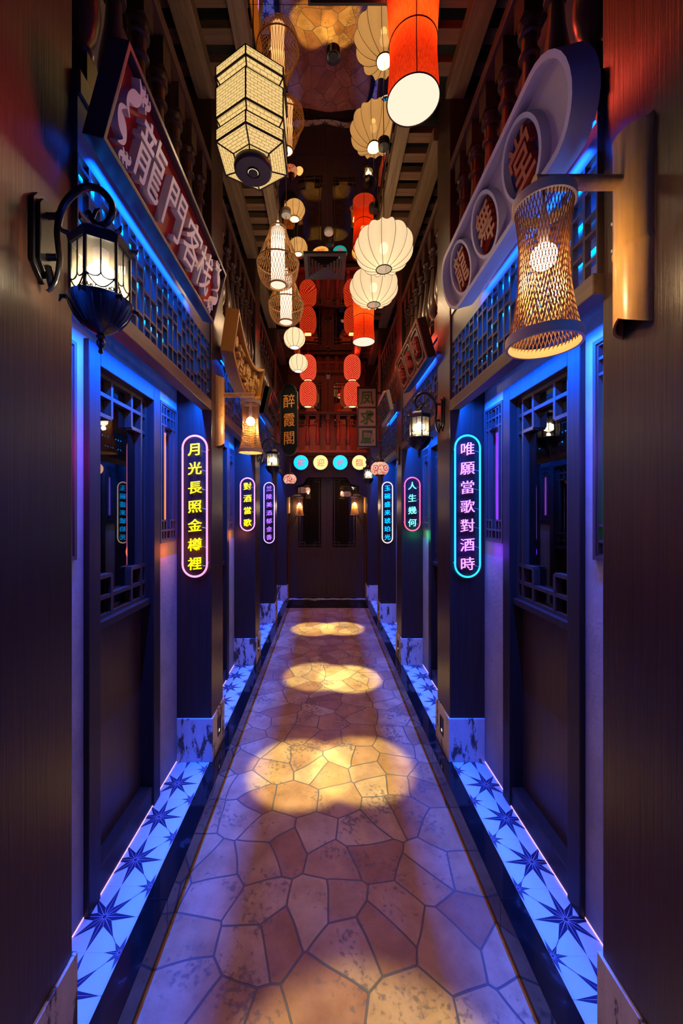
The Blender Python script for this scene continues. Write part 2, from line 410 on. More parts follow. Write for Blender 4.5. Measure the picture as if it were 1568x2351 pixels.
# ------------------------------------------------------------------ floor, curbs, tiles
YB = -1.2
MB().box(-CURB, CURB, YB, PEND, PATHZ-0.05, PATHZ).build('floor', 'path', kind='structure')
for s, nm in ((-1, 'trim_1'), (1, 'trim_2')):
    b = MB(); y = YB; edges = [YB, -0.2, 1.02, 1.50, 2.45, 3.4, 4.35, 5.3, PEND+0.055]
    for a, c in zip(edges, edges[1:]): b.box(s*CURB, s*TILE, a+0.0008, c-0.0008, PATHZ-0.05, 0.0)
    b.build(nm, 'marble', kind='structure', bev=0.002)
MB().box(-CURB, CURB, PEND, PEND+0.055, PATHZ-0.05, 0.0).build('trim_3', 'marble', kind='structure', bev=0.002)
TS = 0.2345
def star_tiles(name, x0, x1, y0, y1, cx0, cy0, flip):
    b = MB(); b.box(x0, x1, y0, y1, -0.05, 0.0, mat=0)
    def poly(pts, z, mat):
        for ax, lim, less in ((0, x0, False), (0, x1, True), (1, y0, False), (1, y1, True)):
            pts = clip(pts, ax, lim, less)
            if len(pts) < 3: return
        ar = sum(pts[i-1][0]*pts[i][1]-pts[i][0]*pts[i-1][1] for i in range(len(pts)))
        if ar < 0: pts = pts[::-1]
        if abs(ar) < 1e-8: return
        b.add([(p[0], p[1], z) for p in pts], [tuple(range(len(pts)))], mat=mat)
    def pol(c, r, a): return (c[0]+r*math.cos(a), c[1]+r*math.sin(a))
    def star(c, ra, rd, ri, lw):
        for k in range(8):
            a = k*PI/4; r = ra if k % 2 == 0 else rd
            poly([c, pol(c, ri, a-PI/8), pol(c, r, a), pol(c, ri, a+PI/8)], 0.0006, 1)
        for k in range(8):
            a = k*PI/4; r = (ra if k % 2 == 0 else rd)*0.97; dx, dy = -math.sin(a)*lw, math.cos(a)*lw
            p = pol(c, r, a); q = pol(c, lw*6, a)
            poly([(q[0]-dx, q[1]-dy), p, (q[0]+dx, q[1]+dy)], 0.0010, 2)
            a2 = a+PI/8; p = pol(c, ri, a2); q = pol(c, lw*6, a2); dx, dy = -math.sin(a2)*lw*.5, math.cos(a2)*lw*.5
            poly([(q[0]-dx, q[1]-dy), (p[0]-dx, p[1]-dy), (p[0]+dx, p[1]+dy), (q[0]+dx, q[1]+dy)], 0.0010, 2)
    i0 = int((x0-cx0)/TS)-2; i1 = int((x1-cx0)/TS)+2; j0 = int((y0-cy0)/TS)-2; j1 = int((y1-cy0)/TS)+2
    for i in range(i0, i1+1):
        for j in range(j0, j1+1):
            c = (cx0+i*TS, cy0+j*TS)
            star(c, 0.1165, 0.100, 0.036, 0.0011)
            k = (c[0]+TS/2, c[1]+TS/2); star(k, 0.052, 0.046, 0.017, 0.0007)
            for sx, sy in ((1, 1), (-1, 1), (1, -1), (-1, -1)):
                p = (c[0]+sx*0.066, c[1]+sy*0.066); q = (c[0]+sx*0.10, c[1]+sy*0.10); e = 0.0012
                poly([(p[0]-sx*0, p[1]-e), (q[0], q[1]-e), (q[0], q[1]+e), (p[0], p[1]+e)], 0.0005, 1)
            # joints
            poly([(c[0]-TS/2, c[1]-TS/2-0.0009), (c[0]+TS/2, c[1]-TS/2-0.0009), (c[0]+TS/2, c[1]-TS/2+0.0009), (c[0]-TS/2, c[1]-TS/2+0.0009)], 0.0003, 2)
            poly([(c[0]-TS/2-0.0009, c[1]-TS/2), (c[0]-TS/2+0.0009, c[1]-TS/2), (c[0]-TS/2+0.0009, c[1]+TS/2), (c[0]-TS/2-0.0009, c[1]+TS/2)], 0.0003, 2)
    return b.build(name, ['tile', 'star', 'line'], kind='structure')
star_tiles('trim_4', -WX, -TILE, YB, WEND, -0.851, 1.670, False)
star_tiles('trim_5', TILE, WX, YB, WEND, 0.851, 1.660, True)
star_tiles('trim_6', -TILE, TILE, PEND+0.055, WEND, 0.0, PEND+0.17, False)

# ------------------------------------------------------------------ side walls with openings
DOORS = []; WINS = []
for i, off in enumerate((0.0, 1.47, 2.93)):
    DOORS.append((1.43+off, 2.05+off)); WINS.append((1.112+off, 1.375+off)); WINS.append((2.078+off, 2.312+off))
def side_wall(s, name):
    ops = sorted([(a, b, 0.0, 2.142) for a, b in DOORS]+[(a, b, 1.33, 2.10) for a, b in WINS])
    b = MB(); y = YB; x0, x1 = s*WX, s*(WX+0.16)
    for a, c, z0, z1 in ops:
        b.box(x0, x1, y, a, -0.05, 2.30)
        if z0 > 0: b.box(x0, x1, a, c, -0.05, z0)
        b.box(x0, x1, a, c, z1, 2.30); y = c
    b.box(x0, x1, y, WEND, -0.05, 2.30)
    return b.build(name, 'plaster', kind='structure')
side_wall(-1, 'wall_left'); side_wall(1, 'wall_right')
for s, nm in ((-1, 'wall_left_upper'), (1, 'wall_right_upper')):
    b = MB(); b.box(s*WX, s*(WX+0.16), YB, WEND, 2.30, 3.64, mat=0); b.box(s*(WX-0.03), s*(WX+0.16), YB, WEND, 3.64, 4.25, mat=1)  # top band coloured black to stand for the unlit gap above the rail
    b.build(nm, ['plaster_up', 'flat_black'], kind='structure')
MB().box(-1.1, 1.1, WEND, WEND+0.1, -0.05, 4.25).build('wall_back', 'redwood', kind='structure')
MB().box(-1.1, 1.1, YB, WEND, 4.25, 4.30).build('ceiling', 'flat_black', kind='structure')
b = MB()
for a, c in ((YB, 1.97), (1.972, 2.80), (2.802, 4.3), (4.302, 5.6), (5.602, WEND)): b.box(-0.42, 0.42, a, c, 4.08, 4.24)
b.build('ceiling', 'mirror', kind='structure')

SIDE = {-1: 'left', 1: 'right'}
NTH = ['nearest', 'second', 'third', 'fourth']
# ------------------------------------------------------------------ pillars
def pillar(s, i):
    a, c = PIL[i]; x = [0.742, PX, PX, PX, 0.675][i]
    lab = {0: 'wide dark wood pillar filling the %s edge of the view' % SIDE[s],
           4: 'dark wood pillar at the far end, %s of the double doors' % SIDE[s]}
    neon = {(-1,1): 'yellow seven-character neon sign with pink tube', (-1,2): 'yellow four-character neon sign', (-1,3): 'slim purple neon sign',
            (1,1): 'violet neon sign with cyan tube', (1,2): 'green neon sign with red tube', (1,3): 'slim blue neon sign with pale tube'}
    r = empty('pillar', lab.get(i) or 'dark wood pillar carrying the '+neon[(s, i)], 'pillar', loc=(s*(x+WX)/2, (a+c)/2, 0), group='dark wood pillars')
    hx = (WX-x)/2; hy = (c-a)/2
    b = MB(); b.box(-hx, hx, -hy, hy, 0.2, 4.16)
    b.build('shaft', 'pillar', r, bev=0.004)
    b = MB(); e = 0.009
    xin = -s*(hx+e); xout = s*(hx-0.002)
    b.box(xin, xout, -hy-e, hy+e, 0, 0.26); p = b.build('plinth', 'worn', r, bev=0.002)
    if i in (1, 2, 3):
        g = MB(); xi = xin; g.ringprism([(-.033, -.055), (.033, -.055), (.033, .055), (-.033, .055)], [(-.024, -.046), (.024, -.046), (.024, .046), (-.024, .046)], 0, 0.004, frame((0, 1, 0), (0, 0, 1), (-s, 0, 0), (xi, 0, 0.145)))
        g.box(xi-s*0.0005, xi, -.024, .024, 0.099, 0.191, mat=0)
        l = g.build('step_light', 'black', p)
        g = MB(); g.box(xi-s*0.003, xi-s*0.0006, -.010, .010, 0.108, 0.122); g.build('lens', 'dimlens', l)
for i in range(5):
    for s in (-1, 1): pillar(s, i)

# ------------------------------------------------------------------ doors and windows
def fret(b, u0, u1, v0, v1, n0, n1, t, a, h, cw):
    def hb(ua, ub, v): b.box(ua, ub, v-t/2, v+t/2, n0, n1)
    def vb(va, vb_, u): b.box(u-t/2, u+t/2, va, vb_, n0-.0004, n1+.0008)
    hb(u0, u1, v0+t/2); hb(u0, u1, v1-t/2); vb(v0, v1, u0+t/2); vb(v0, v1, u1-t/2)
    vb(v0, v1, u0+a); vb(v0, v1, u1-a)
    hb(u0, u1, v0+h); hb(u0, u1, v1-h)
    for u, e in ((u0, 1), (u1, -1)):
        for v, f in ((v0, 1), (v1, -1)):
            vb(min(v, v+f*2*h), max(v, v+f*2*h), u+e*cw); hb(min(u, u+e*cw), max(u, u+e*cw), v+f*2*h)
dn = 0
def side_door(s, k):
    global dn; dn += 1
    y0, y1 = DOORS[k]; X = wallframe(s, (y0+y1)/2, 0)
    hw = (y1-y0)/2
    r = empty('door_%d' % dn, 'dark wood lattice door in the %s wall, %s from the camera' % (SIDE[s], NTH[k]), 'door', X, kind='structure')
    b = MB(); j = 0.075
    for sg in (-1, 1): b.box(sg*hw, sg*(hw-j), 0, 2.142, -0.12, 0.021)
    b.box(-hw+j, hw-j, 2.066, 2.142, -0.12, 0.021)
    b.build('frame', 'dark', r, bev=0.003)
    iw = hw-j
    b = MB(); b.box(-iw, iw, 0.0, 0.10, -0.10, 0.012); b.build('sill', 'dark', r, bev=0.004)
    b = MB(); b.box(-iw, iw, 0.10, 1.03, -0.100, -0.047)
    b.build('leaf_panel', 'door', r)
    b = MB(); b.box(-iw, iw, 1.03, 1.062, -0.100, 0.004); b.build('ledge', 'dark', r, bev=0.003)
    b = MB(); fret(b, -iw, iw, 1.062, 2.066, -0.047, -0.018, 0.016, 0.055, 0.085, 0.15); b.build('lattice', 'door', r)
    b = MB(); b.box(-iw, iw, 1.062, 2.066, -0.051, -0.048); b.build('pane', 'pane', r)
    b = MB(); b.box(-iw, iw, 1.062, 2.066, -0.110, -0.090); b.build('curtain_panel', 'curtain', r)
wn = 0
WCOL = {(-1, 0): (1, .02, .30), (-1, 1): (1.0, .16, .02), (-1, 2): (1, .1, .6), (-1, 3): (1.0, .25, .05), (-1, 4): (.3, .05, 1), (-1, 5): (.5, .1, 1),
        (1, 0): (.0, .55, .12), (1, 1): (.16, .02, 1), (1, 2): (.1, .1, 1), (1, 3): (.02, .8, .35), (1, 4): (.1, .2, 1), (1, 5): (.15, .1, 1)}
WNAME = {(-1, 1): 'orange-red', (1, 0): 'green', (1, 1): 'violet', (1, 3): 'teal green'}
def side_window(s, k):
    global wn; wn += 1
    y0, y1 = WINS[k]; X = wallframe(s, (y0+y1)/2, 1.33); hw = (y1-y0)/2; H = 0.77
    r = empty('window_%d' % wn, 'narrow lattice window in the %s wall, number %d along it' % (SIDE[s], k+1), 'window', X, kind='structure')
    b = MB(); b.ringprism([(-hw, 0), (hw, 0), (hw, H), (-hw, H)], [(-hw+.014, .014), (hw-.014, .014), (hw-.014, H-.014), (-hw+.014, H-.014)], -0.06, 0.012)
    b.build('frame', 'screen', r)
    b = MB(); fret(b, -hw+.012, hw-.012, .012, H-.012, -0.018, 0.006, 0.010, 0.040, 0.055, 0.078); b.build('lattice', 'screen', r)
    b = MB(); b.box(-hw+.014, hw-.014, .014, H-.014, -0.06, -0.045); b.build('back_panel', 'curtain', r)
    col = WCOL[(s, k)]
    u = -s*.064
    b = MB(); b.box(u-.014, u+.014, .07, H-.14, -0.0448, -0.042)
    b.build('led_strip', glow('window_led', col, 2.2), r)
    if k == 0: point('window_glow', (0, .40, .06), 2.5, (1, .03, .40) if s < 0 else (.12, .07, 1), .05, r)  # added point without a fixture, tints the near pillar opposite
    if k in (1, 3): point('window_glow', (s*.05, -.05, .06), .55, col, .05, r)  # added point below the frame, no fixture, spreads colour on the wall
for k in range(3):
    for s in (-1, 1): side_door(s, k)
for k in range(6):
    for s in (-1, 1): side_window(s, k)

# ------------------------------------------------------------------ lattice screens above the doors
def screen(s, i):
    a, c = BAY[i]; a0 = a if i else a
    X = wallframe(s, (a+c)/2, 2.11, 0.0); hw = (c-a)/2
    rnd = random.Random(11+i)
    r = empty('lattice_screen', 'dark wood lattice screen high on the %s wall, %s bay from the camera' % (SIDE[s], NTH[i]), 'screen', X, group='lattice screens over the doors')
    f = -PX; z0, z1 = 0.06, 0.565
    b = MB(); b.box(-hw, hw, 0, 0.06, f-0.060, f); b.build('bottom_beam', 'darky', r, bev=0.003)
    b = MB(); n0, n1 = f-0.030, f-0.012; t = 0.010; zt_ = z1-0.165
    nc = int(2*hw/0.056); cw = 2*hw/nc
    for k in range(nc+1):
        u = -hw+k*cw
        b.box(max(-hw, u-t/2), min(hw, u+t/2), z0, zt_, n0, n1)
    pat = [[.05, .13, .18, .26, .31, .40, .455], [.09, .14, .22, .27, .36, .41], [.04, .09, .18, .30, .35, .44], [.075, .205, .255, .385, .435]]
    for k in range(nc):
        u = -hw+k*cw; p = pat[(k*3+(k//4)) % 4]
        for v in p:
            if z0+v > zt_-.02: continue
            b.box(u+t/2, u+cw-t/2, z0+v-t/2, z0+v+t/2, n0, n1)
    b.build('lattice', 'latwood', r)
    b = MB(); b.box(-hw, hw, zt_, z1, n0, n1); b.build('top_board', 'topboard', r)
    b = MB(); b.box(-hw, hw, z0+0.03, z1, f-0.115, f-0.105); b.build('back_panel', 'backing', r)
    b = MB()
    for v in (0.15, 0.27, 0.40): b.box(-hw+.02, hw-.02, z0+v, z0+v+0.009, f-0.1045, f-0.096)
    b.build('led_strip', glow('screen_led', (0.0, 0.26, 1.0), 14), r)
    area('screen_wash', (s*(PX+.090), (a+c)/2, 2.668), (0, 0, 0), 0.02, 2*hw-.04, P_SCR*2*hw, BLUE, math.radians(60))
for i in range(4):
    for s in (-1, 1): screen(s, i)

for s, nm in ((-1, 'baffle_left'), (1, 'baffle_right')):
    b = MB(); b.box(s*.748, s*(PX+.06), -0.6, 0.828, 2.11, 2.17); b.box(s*.750, s*.770, -0.6, 0.828, 2.17, 2.68); b.build(nm, 'darky', kind='structure')  # unseen beam and solid panel, added to block the near cove lights
# ------------------------------------------------------------------ balustrades
BAL = [(.018, .10), (.030, .104), (.034, .112), (.030, .120), (.019, .128), (.027, .136), (.030, .146), (.022, .158), (.020, .168), (.034, .20), (.043, .245), (.046, .285), (.040, .345),
       (.028, .43), (.023, .50), (.022, .535), (.034, .540), (.036, .548), (.034, .556), (.026, .562), (.027, .62), (.036, .625), (.038, .634), (.036, .643), (.026, .652), (.036, .665), (.038, .675), (.030, .69)]
def bal_mesh(b, u, v0=0.0, n=0.0, k=1.0):
    X = Matrix.Translation((u, v0, n)) @ Matrix.Rotation(-PI/2, 4, 'X') @ Matrix.Scale(k, 4)
    b.lathe([(r_*1.12, z_) for r_, z_ in BAL], 18, X=X)
    q = 0.040*k; b.box(u-q, u+q, v0, v0+0.104*k, n-q, n+q); b.box(u-q, u+q, v0+0.685*k, v0+0.81*k, n-q, n+q)
_bal = None
def baluster(parent, u, v0, n, k=1.0, mat='turned'):
    global _bal
    if _bal is None:
        b = MB(); bal_mesh(b, 0, 0, 0); _bal = b.build('baluster', mat, parent, smooth=True); o = _bal
    else:
        o = _bal.copy(); C.objects.link(o); o.parent = parent
    o.location = (u, v0, n); o.scale = (k, k, k)
    return o
def balustrade(s, i):
    a, c = BAY[i]; X = wallframe(s, (a+c)/2, 2.675, 0.0); hw = (c-a)/2
    r = empty('balustrade', 'turned dark wood balustrade on the %s upper gallery, %s bay from the camera' % (SIDE[s], NTH[i]), 'balustrade', X, group='gallery balustrades')
    b = MB(); b.box(-hw, hw, 0, 0.07, -PX-0.105, -PX-0.005); b.build('bottom_rail', 'rail', r, bev=0.004)
    b = MB(); b.box(-hw, hw, 0.875, 0.925, -PX-0.10, -PX-0.0); b.build('top_rail', 'rail', r, bev=0.004)
    n = 7 if i < 3 else 6
    for k in range(n): baluster(r, -hw+2*hw*(k+0.5)/n, 0.069, -PX-0.055)
for i in range(4):
    for s in (-1, 1): balustrade(s, i)

# ------------------------------------------------------------------ pergola grids beside the mirror ceiling
def pergola(s, i):
    a, c = BAY[i] if i >= 0 else (-0.6, 0.83)
    r = empty('pergola_grid', 'brown timber grid over the %s gallery, %s' % (SIDE[s], ('%s bay from the camera' % NTH[i]) if i >= 0 else 'at the top edge of the view'), 'pergola', loc=(s*0.65, (a+c)/2, 4.0), group='timber ceiling grids')
    h = (c-a)/2; x = 0.65
    b = MB(); b.box(s*(0.430-x), s*(0.515-x), -h-.12, h+.12, -0.02, 0.07); b.build('beam', 'perg', r, bev=0.003)
    b = MB(); b.box(s*(0.690-x), s*(0.800-x), -h, h, -0.02, 0.07); b.build('beam', 'perg', r, bev=0.003)
    n = int(2*h/0.15)
    for k in range(n):
        y = -h+2*h*(k+.5)/n
        b = MB(); b.box(s*(0.425-x) if k % 2 else s*(0.40-x)+s*0.025, s*(WX-0.032-x), y-.036, y+.036, 0.07, 0.115); b.build('slat', 'slat', r)
for i in range(-1, 4):
    for s in (-1, 1): pergola(s, i)

# ------------------------------------------------------------------ far end
r = empty('door_7', 'dark double doors with lattice glass at the far end of the corridor', 'door', faceframe(0.0, WEND, 0), kind='structure')
b = MB()
for u in (-0.64, 0.60): b.box(u, u+.04, 0, 2.25, 0, 0.05)
b.box(-0.60, 0.60, 2.19, 2.25, 0, 0.05); b.build('frame', 'door', r)
for sg in (-1, 1):
    b = MB(); u0, u1 = (-0.598, -0.002) if sg < 0 else (0.002, 0.598)
    b.ringprism([(u0, 0.01), (u1, 0.01), (u1, 2.19), (u0, 2.19)], [(u0+.085, .87), (u1-.085, .87), (u1-.085, 2.12), (u0+.085, 2.12)], 0.012, 0.045)
    b.ringprism([(u0+.06, .06), (u1-.06, .06), (u1-.06, .80), (u0+.06, .80)], [(u0+.075, .075), (u1-.075, .075), (u1-.075, .785), (u0+.075, .785)], 0.045, 0.050)
    lf = b.build('leaf', 'door', r)
    b = MB(); fret(b, u0+.085, u1-.085, .87, 2.12, .020, .040, .012, .045, .05, .13); b.build('lattice', 'door', lf)
    b = MB(); b.box(u0+.085, u1-.085, .87, 2.12, .012, .016); b.build('pane', 'pane', lf)
    b = MB(); b.box(u0+.085, u1-.085, .87, 2.12, .001, .008); b.build('curtain_panel', 'curtain', lf)
# stepped valance
b = MB()
half = [(0.675, 2.42), (0.675, 1.735), (0.560, 1.775), (0.535, 1.80), (0.535, 1.93), (0.40, 1.965), (0.345, 2.06), (0.315, 2.075)]
poly = half+[(-x, z) for x, z in half[::-1]]
b.prism(poly, 0, 0.035, faceframe(0, 6.535, 0))
v = b.build('valance_board', 'dark', bev=0.003)
tag(v, 'dark stepped wooden valance board in front of the far double doors', 'valance')
# gallery floor edge, balustrade, upper doors
MB().box(-0.675, 0.675, 6.55, WEND, 2.44, 2.50).build('trim_7', 'dark', kind='structure')
r = empty('balustrade', 'reddish turned balustrade on the far gallery below the red lanterns', 'balustrade', faceframe(0.015, 6.60, 2.50), group='gallery balustrades')
MB().box(-0.66, 0.66, 0.655, 0.70, -0.05, 0.05).build('top_rail', 'redwood', r, bev=0.004)
MB().box(-0.66, 0.66, 0.0, 0.045, -0.05, 0.05).build('bottom_rail', 'redwood', r, bev=0.004)
rb = MB(); bal_mesh(rb, 0)
proto = rb.build('baluster', 'redwood', r, smooth=True)
for k in range(7):
    o = proto if k == 0 else proto.copy()
    if k: C.objects.link(o); o.parent = r
    o.location = (-0.525+0.175*k, 0.042, 0); o.scale = (.765,)*3
r = empty('door_8', 'red-brown upper gallery doors with lattice glass behind the red lanterns', 'door', faceframe(0.015, WEND, 2.5), kind='structure')
for sg in (-1, 1):
    u0, u1 = (-0.64, -0.004) if sg < 0 else (0.004, 0.64)
    b = MB(); b.ringprism([(u0, 0.0), (u1, 0.0), (u1, 1.36), (u0, 1.36)], [(u0+.09, .45), (u1-.09, .45), (u1-.09, 1.27), (u0+.09, 1.27)], 0.010, 0.045)
    lf = b.build('leaf', 'redwood', r)
    b = MB(); fret(b, u0+.09, u1-.09, .45, 1.27, .018, .038, .016, .05, .06, .14); b.build('lattice', 'redwood', lf)
    b = MB(); b.box(u0+.09, u1-.09, .45, 1.27, .012, .015); b.build('pane', 'pane', lf)
    b = MB(); b.box(u0+.09, u1-.09, .45, 1.27, .001, .008); b.build('curtain_panel', 'curtain', lf)
r = empty('header_beam', 'red dentil header beam above the upper gallery doors', 'beam', faceframe(0.015, WEND, 3.90))
MB().box(-0.68, 0.68, 0, 0.05, 0, 0.09).build('rail', 'redwood', r, bev=0.003)
MB().box(-0.68, 0.68, 0.16, 0.20, 0, 0.09).build('rail', 'redwood', r, bev=0.003)
for k in range(9):
    b = MB(); u = -0.60+k*0.15; b.box(u-.035, u+.035, 0.05, 0.16, 0, 0.05); b.build('dentil', 'redwood', r)
# security camera under the header
r = empty('security_camera', 'small white dome security camera under the header at the far end', 'camera', loc=(0.02, WEND-0.10, 3.90))
MB().lathe([(.030, 0), (.032, -.008), (.014, -.014), (.011, -.035)], 20).build('mount', 'white', r, smooth=True)
b = MB(); X = Matrix.Translation((0, -.005, -.06)) @ Matrix.Rotation(math.radians(62), 4, 'X')
b.lathe([(.010, -.06), (.030, -.055), (.034, -.04), (.034, .045)], 20, X=X); b.build('body', 'white', r, smooth=True)
b = MB(); b.lathe([(.028, .0452), (.026, .052), (.012, .056)], 20, X=X); b.build('lens', 'black', r, smooth=True)

# ------------------------------------------------------------------ signs over the lattice
M['sign_red'] = plain('sign_red', (0.42, 0.013, 0.006), 0.5, 0, 0.3)
M['sign_frame'] = plain('sign_purple_black', (0.035, 0.020, 0.035), 0.4)
M['sign_white'] = plain('sign_white', (0.72, 0.66, 0.74), 0.5)
M['lilac'] = plain('lilac_paint', (0.46, 0.44, 0.58), 0.45)
M['beige'] = plain('beige_board', (0.50, 0.40, 0.36), 0.5)
M['ink'] = plain('dark_navy_board', (0.02, 0.018, 0.05), 0.4)
M['char_red'] = plain('letter_red', (0.34, 0.03, 0.012), 0.45)
M['ochre'] = plain('ochre_paint', (0.42, 0.18, 0.016), 0.5)
M['ochre_dark'] = plain('ochre_board', (0.22, 0.075, 0.025), 0.5)
M['amber'] = plain('amber_letter', (0.62, 0.36, 0.07), 0.5)
M['sign_black'] = plain('sign_black', (0.010, 0.008, 0.010), 0.35)
M['brown_line'] = plain('brown_trim', (0.22, 0.09, 0.04), 0.4)
M['tower'] = plain('pale_grey_board', (0.34, 0.27, 0.26), 0.5)
M['charcoal'] = plain('charcoal_letter', (0.03, 0.025, 0.025), 0.5)
M['blue_led'] = glow('sign_back_led', (0.0, 0.09, 1.0), 9)
def stroke(b, pts, ws, z0, z1):
    P = [Vector(p) for p in pts]; n = len(P); L = []; R = []
    for i in range(n):
        d = (P[min(i+1, n-1)]-P[max(i-1, 0)]).normalized(); nn = Vector((-d.y, d.x))
        L.append(P[i]+nn*ws[i]); R.append(P[i]-nn*ws[i])
    for i in range(n-1):
        q = [tuple(R[i]), tuple(R[i+1]), tuple(L[i+1]), tuple(L[i])]
        b.prism(q, z0, z1)
def wave(b, u, v, su, sv, z0, z1):
    pts = []; ws = []; k_ = abs(su)
    for k in range(29):
        t = k/28; pts.append((u+su*(.42*math.sin(t*2*PI)), v+sv*(t-.5)))
        ws.append(.0025+k_*.30*max(0, math.sin(PI*t))**1.3*(.75+.25*math.cos(4*PI*t)))
    stroke(b, pts, ws, z0, z1)
def back_led(r, u0, u1, v, n):
    b = MB(); b.box(u0, u1, v, v+.006, n, n+.006); b.build('led_strip', 'blue_led', r)
    l = area('sign_wash', ((u0+u1)/2, v+.01, n-.012), (math.radians(-68), 0, 0), (u1-u0)*.80, .012, P_SIGN*(u1-u0), BLUE, math.radians(105)); l.parent = r
def brackets(r, us, v, n0, n1):
    for u in us:
        b = MB(); b.box(u-.012, u+.012, v-.012, v+.012, n0, n1); b.build('bracket', 'black', r)
# red board
r = empty('sign_board', 'red sign board with white three-dimensional characters on the left gallery', 'sign', tiltframe(-1, 0.672, 1.69, 2.74, math.radians(15)))
w2, h2 = 0.56, 0.148
MB().ringprism([(-w2, -h2), (w2, -h2), (w2, h2), (-w2, h2)], [(-w2+.014, -h2+.014), (w2-.014, -h2+.014), (w2-.014, h2-.014), (-w2+.014, h2-.014)], -0.035, 0.03).build('frame', 'sign_frame', r, bev=0.002)
MB().box(-w2+.012, w2-.012, -h2+.012, h2-.012, -0.02, 0.0).build('board', 'sign_red', r)
for ch, u in zip('龍門客栈', (-0.325, -0.105, 0.10, 0.285)): char(ch, r, 'sign_white', u, -0.005, 0.195, 0.205, 0.0, 0.030, 0.004, 0.06)
for e in (-1, 1):
    b = MB(); wave(b, e*.478, .062, .060*e, .125, 0, .028); wave(b, e*.500, -.045, -.060*e, .105, 0, .028)
    for q in range(3):
        wave(b, e*(.448-.020*q), .112-.004*q, .022*e, .045, 0, .026); wave(b, e*(.470-.020*q), -.108+.003*q, .020*e, .040, 0, .026)
    b.build('cloud_ornament', 'sign_white', r)
back_led(r, -.54, .54, -h2+.02, -.045); brackets(r, (-.4, .4), -.10, -.075, -.03)
# lilac stadium board with three ovals
r = empty('sign_board', 'long rounded lilac sign board with three red characters in oval rings', 'sign', tiltframe(1, 0.665, 1.62, 2.727, math.radians(15)))
o = stadium(1.12, .285, 14, False); q = stadium(1.085, .250, 14, False)
MB().ringprism(o, q, -0.05, 0.032).build('rim', 'lilac', r, smooth=True)
MB().prism(q, -0.045, -0.012).build('board', 'beige', r)
for ch, u in zip('龍舞堂', (-.325, -.035, .27)):
    g = MB(); g.ringprism(ell(.122, .122, 40, (u, 0)), ell(.108, .108, 40, (u, 0)), -.012, .022); ring = g.build('oval_ring', 'lilac', r, smooth=True)
    MB().prism(ell(.108, .108, 40, (u, 0)), -.012, -.006).build('oval_panel', 'ink', ring)
    char(ch, r, 'char_red', u, 0, .15, .165, -.006, .020, .012, .10)
back_led(r, -.50, .50, -.12, -.055); brackets(r, (-.4, .4), -.09, -.085, -.045)
# ochre fan board
r = empty('sign_board', 'ochre curved fan-shaped sign board with raised characters and discs', 'sign', tiltframe(-1, 0.672, 3.17, 2.70, math.radians(8)))
def fanline(v, t=0.0, n=20):
    return [(-.55+t+(1.10-2*t)*k/n, v-.135*(1-((-1+2*k/n))**2)) for k in range(n+1)]
po = fanline(-.115)+fanline(.175)[::-1]; pi_ = fanline(-.096, .016)+fanline(.156, .016)[::-1]
MB().ringprism(po, pi_, -.055, .035).build('rim', 'ochre', r)
MB().prism(pi_, -.05, -.01).build('board', 'ochre_dark', r)
for ch, u, v in (('酒', -.27, -.07), ('樂', .0, -.105), ('樓', .27, -.07)): char(ch, r, 'amber', u, v, .185, .20, -.01, .024, .014, 0)
for u, v in ((-.44, 0.0), (-.135, -.095), (.135, -.095), (.44, 0.0)): MB().prism(ell(.035, .035, 20, (u, v)), -.01, .02).build('disc', 'amber', r, smooth=True)
back_led(r, -.50, .50, -.17, -.06); brackets(r, (-.4, .4), -.05, -.09, -.05)
# black board, three octagon frames
r = empty('sign_board', 'black sign board with three brown octagon frames and dark red characters', 'sign', tiltframe(1, 0.66, 3.17, 2.735, math.radians(15)))
w2, h2 = .415, .145
MB().box(-w2, w2, -h2, h2, -.06, 0.0).build('board', 'sign_black', r, bev=.002)
b = MB(); b.ringprism([(-w2, -h2), (w2, -h2), (w2, h2), (-w2, h2)], [(-w2+.012, -h2+.012), (w2-.012, -h2+.012), (w2-.012, h2-.012), (-w2+.012, h2-.012)], 0, .010); b.build('trim', 'brown_line', r)
def octo(u, a, c, cc): return [(u-a+cc, -c), (u+a-cc, -c), (u+a, -c+cc), (u+a, c-cc), (u+a-cc, c), (u-a+cc, c), (u-a, c-cc), (u-a, -c+cc)]
for ch, u in zip('凌霄殿', (-.265, 0, .265)):
    b = MB(); b.ringprism(octo(u, .110, .115, .035), octo(u, .098, .103, .031), 0, .010)
    b.ringprism(octo(u, .130, .133, .008), octo(u, .124, .127, .008), 0, .008)
    for v in (-.12, .12): b.box(u-.003, u+.003, v-.013, v+.013, 0, .009)
    b.build('octagon_frame', 'brown_line', r)
    char(ch, r, 'char_red', u, 0, .12, .14, 0, .026, .010, .10)
back_led(r, -.38, .38, -.13, -.07); brackets(r, (-.3, .3), -.08, -.10, -.06)
# third bay boards
r = empty('sign_board', 'small black pierced sign board with pale fragments on the left, third bay', 'sign', tiltframe(-1, 0.665, 4.60, 2.72, math.radians(13)))
MB().box(-.36, .36, -.15, .15, -.06, -.012).build('board', 'sign_white', r)
b = MB(); b.ringprism([(-.36, -.15), (.36, -.15), (.36, .15), (-.36, .15)], [(-.33, -.125), (.33, -.125), (.33, .125), (-.33, .125)], -.06, .02)
for k in range(6):
    u = -.28+k*.112; b.prism([(u-.05, .13), (u, .04), (u+.05, .13)], -.012, .012); b.prism([(u-.06, -.13), (u+.03, -.02), (u-.03, .05), (u+.05, -.13)], -.012, .012)
    b.box(u-.038, u+.038, -.035, .045, -.012, .014)
b.build('pierced_front', 'sign_black', r)
back_led(r, -.34, .34, -.14, -.07); brackets(r, (-.3, .3), -.08, -.10, -.055)
r = empty('sign_board', 'pale grey roof-shaped sign board with dark panels on the right, third bay', 'sign', tiltframe(1, 0.665, 4.62, 2.72, math.radians(13)))
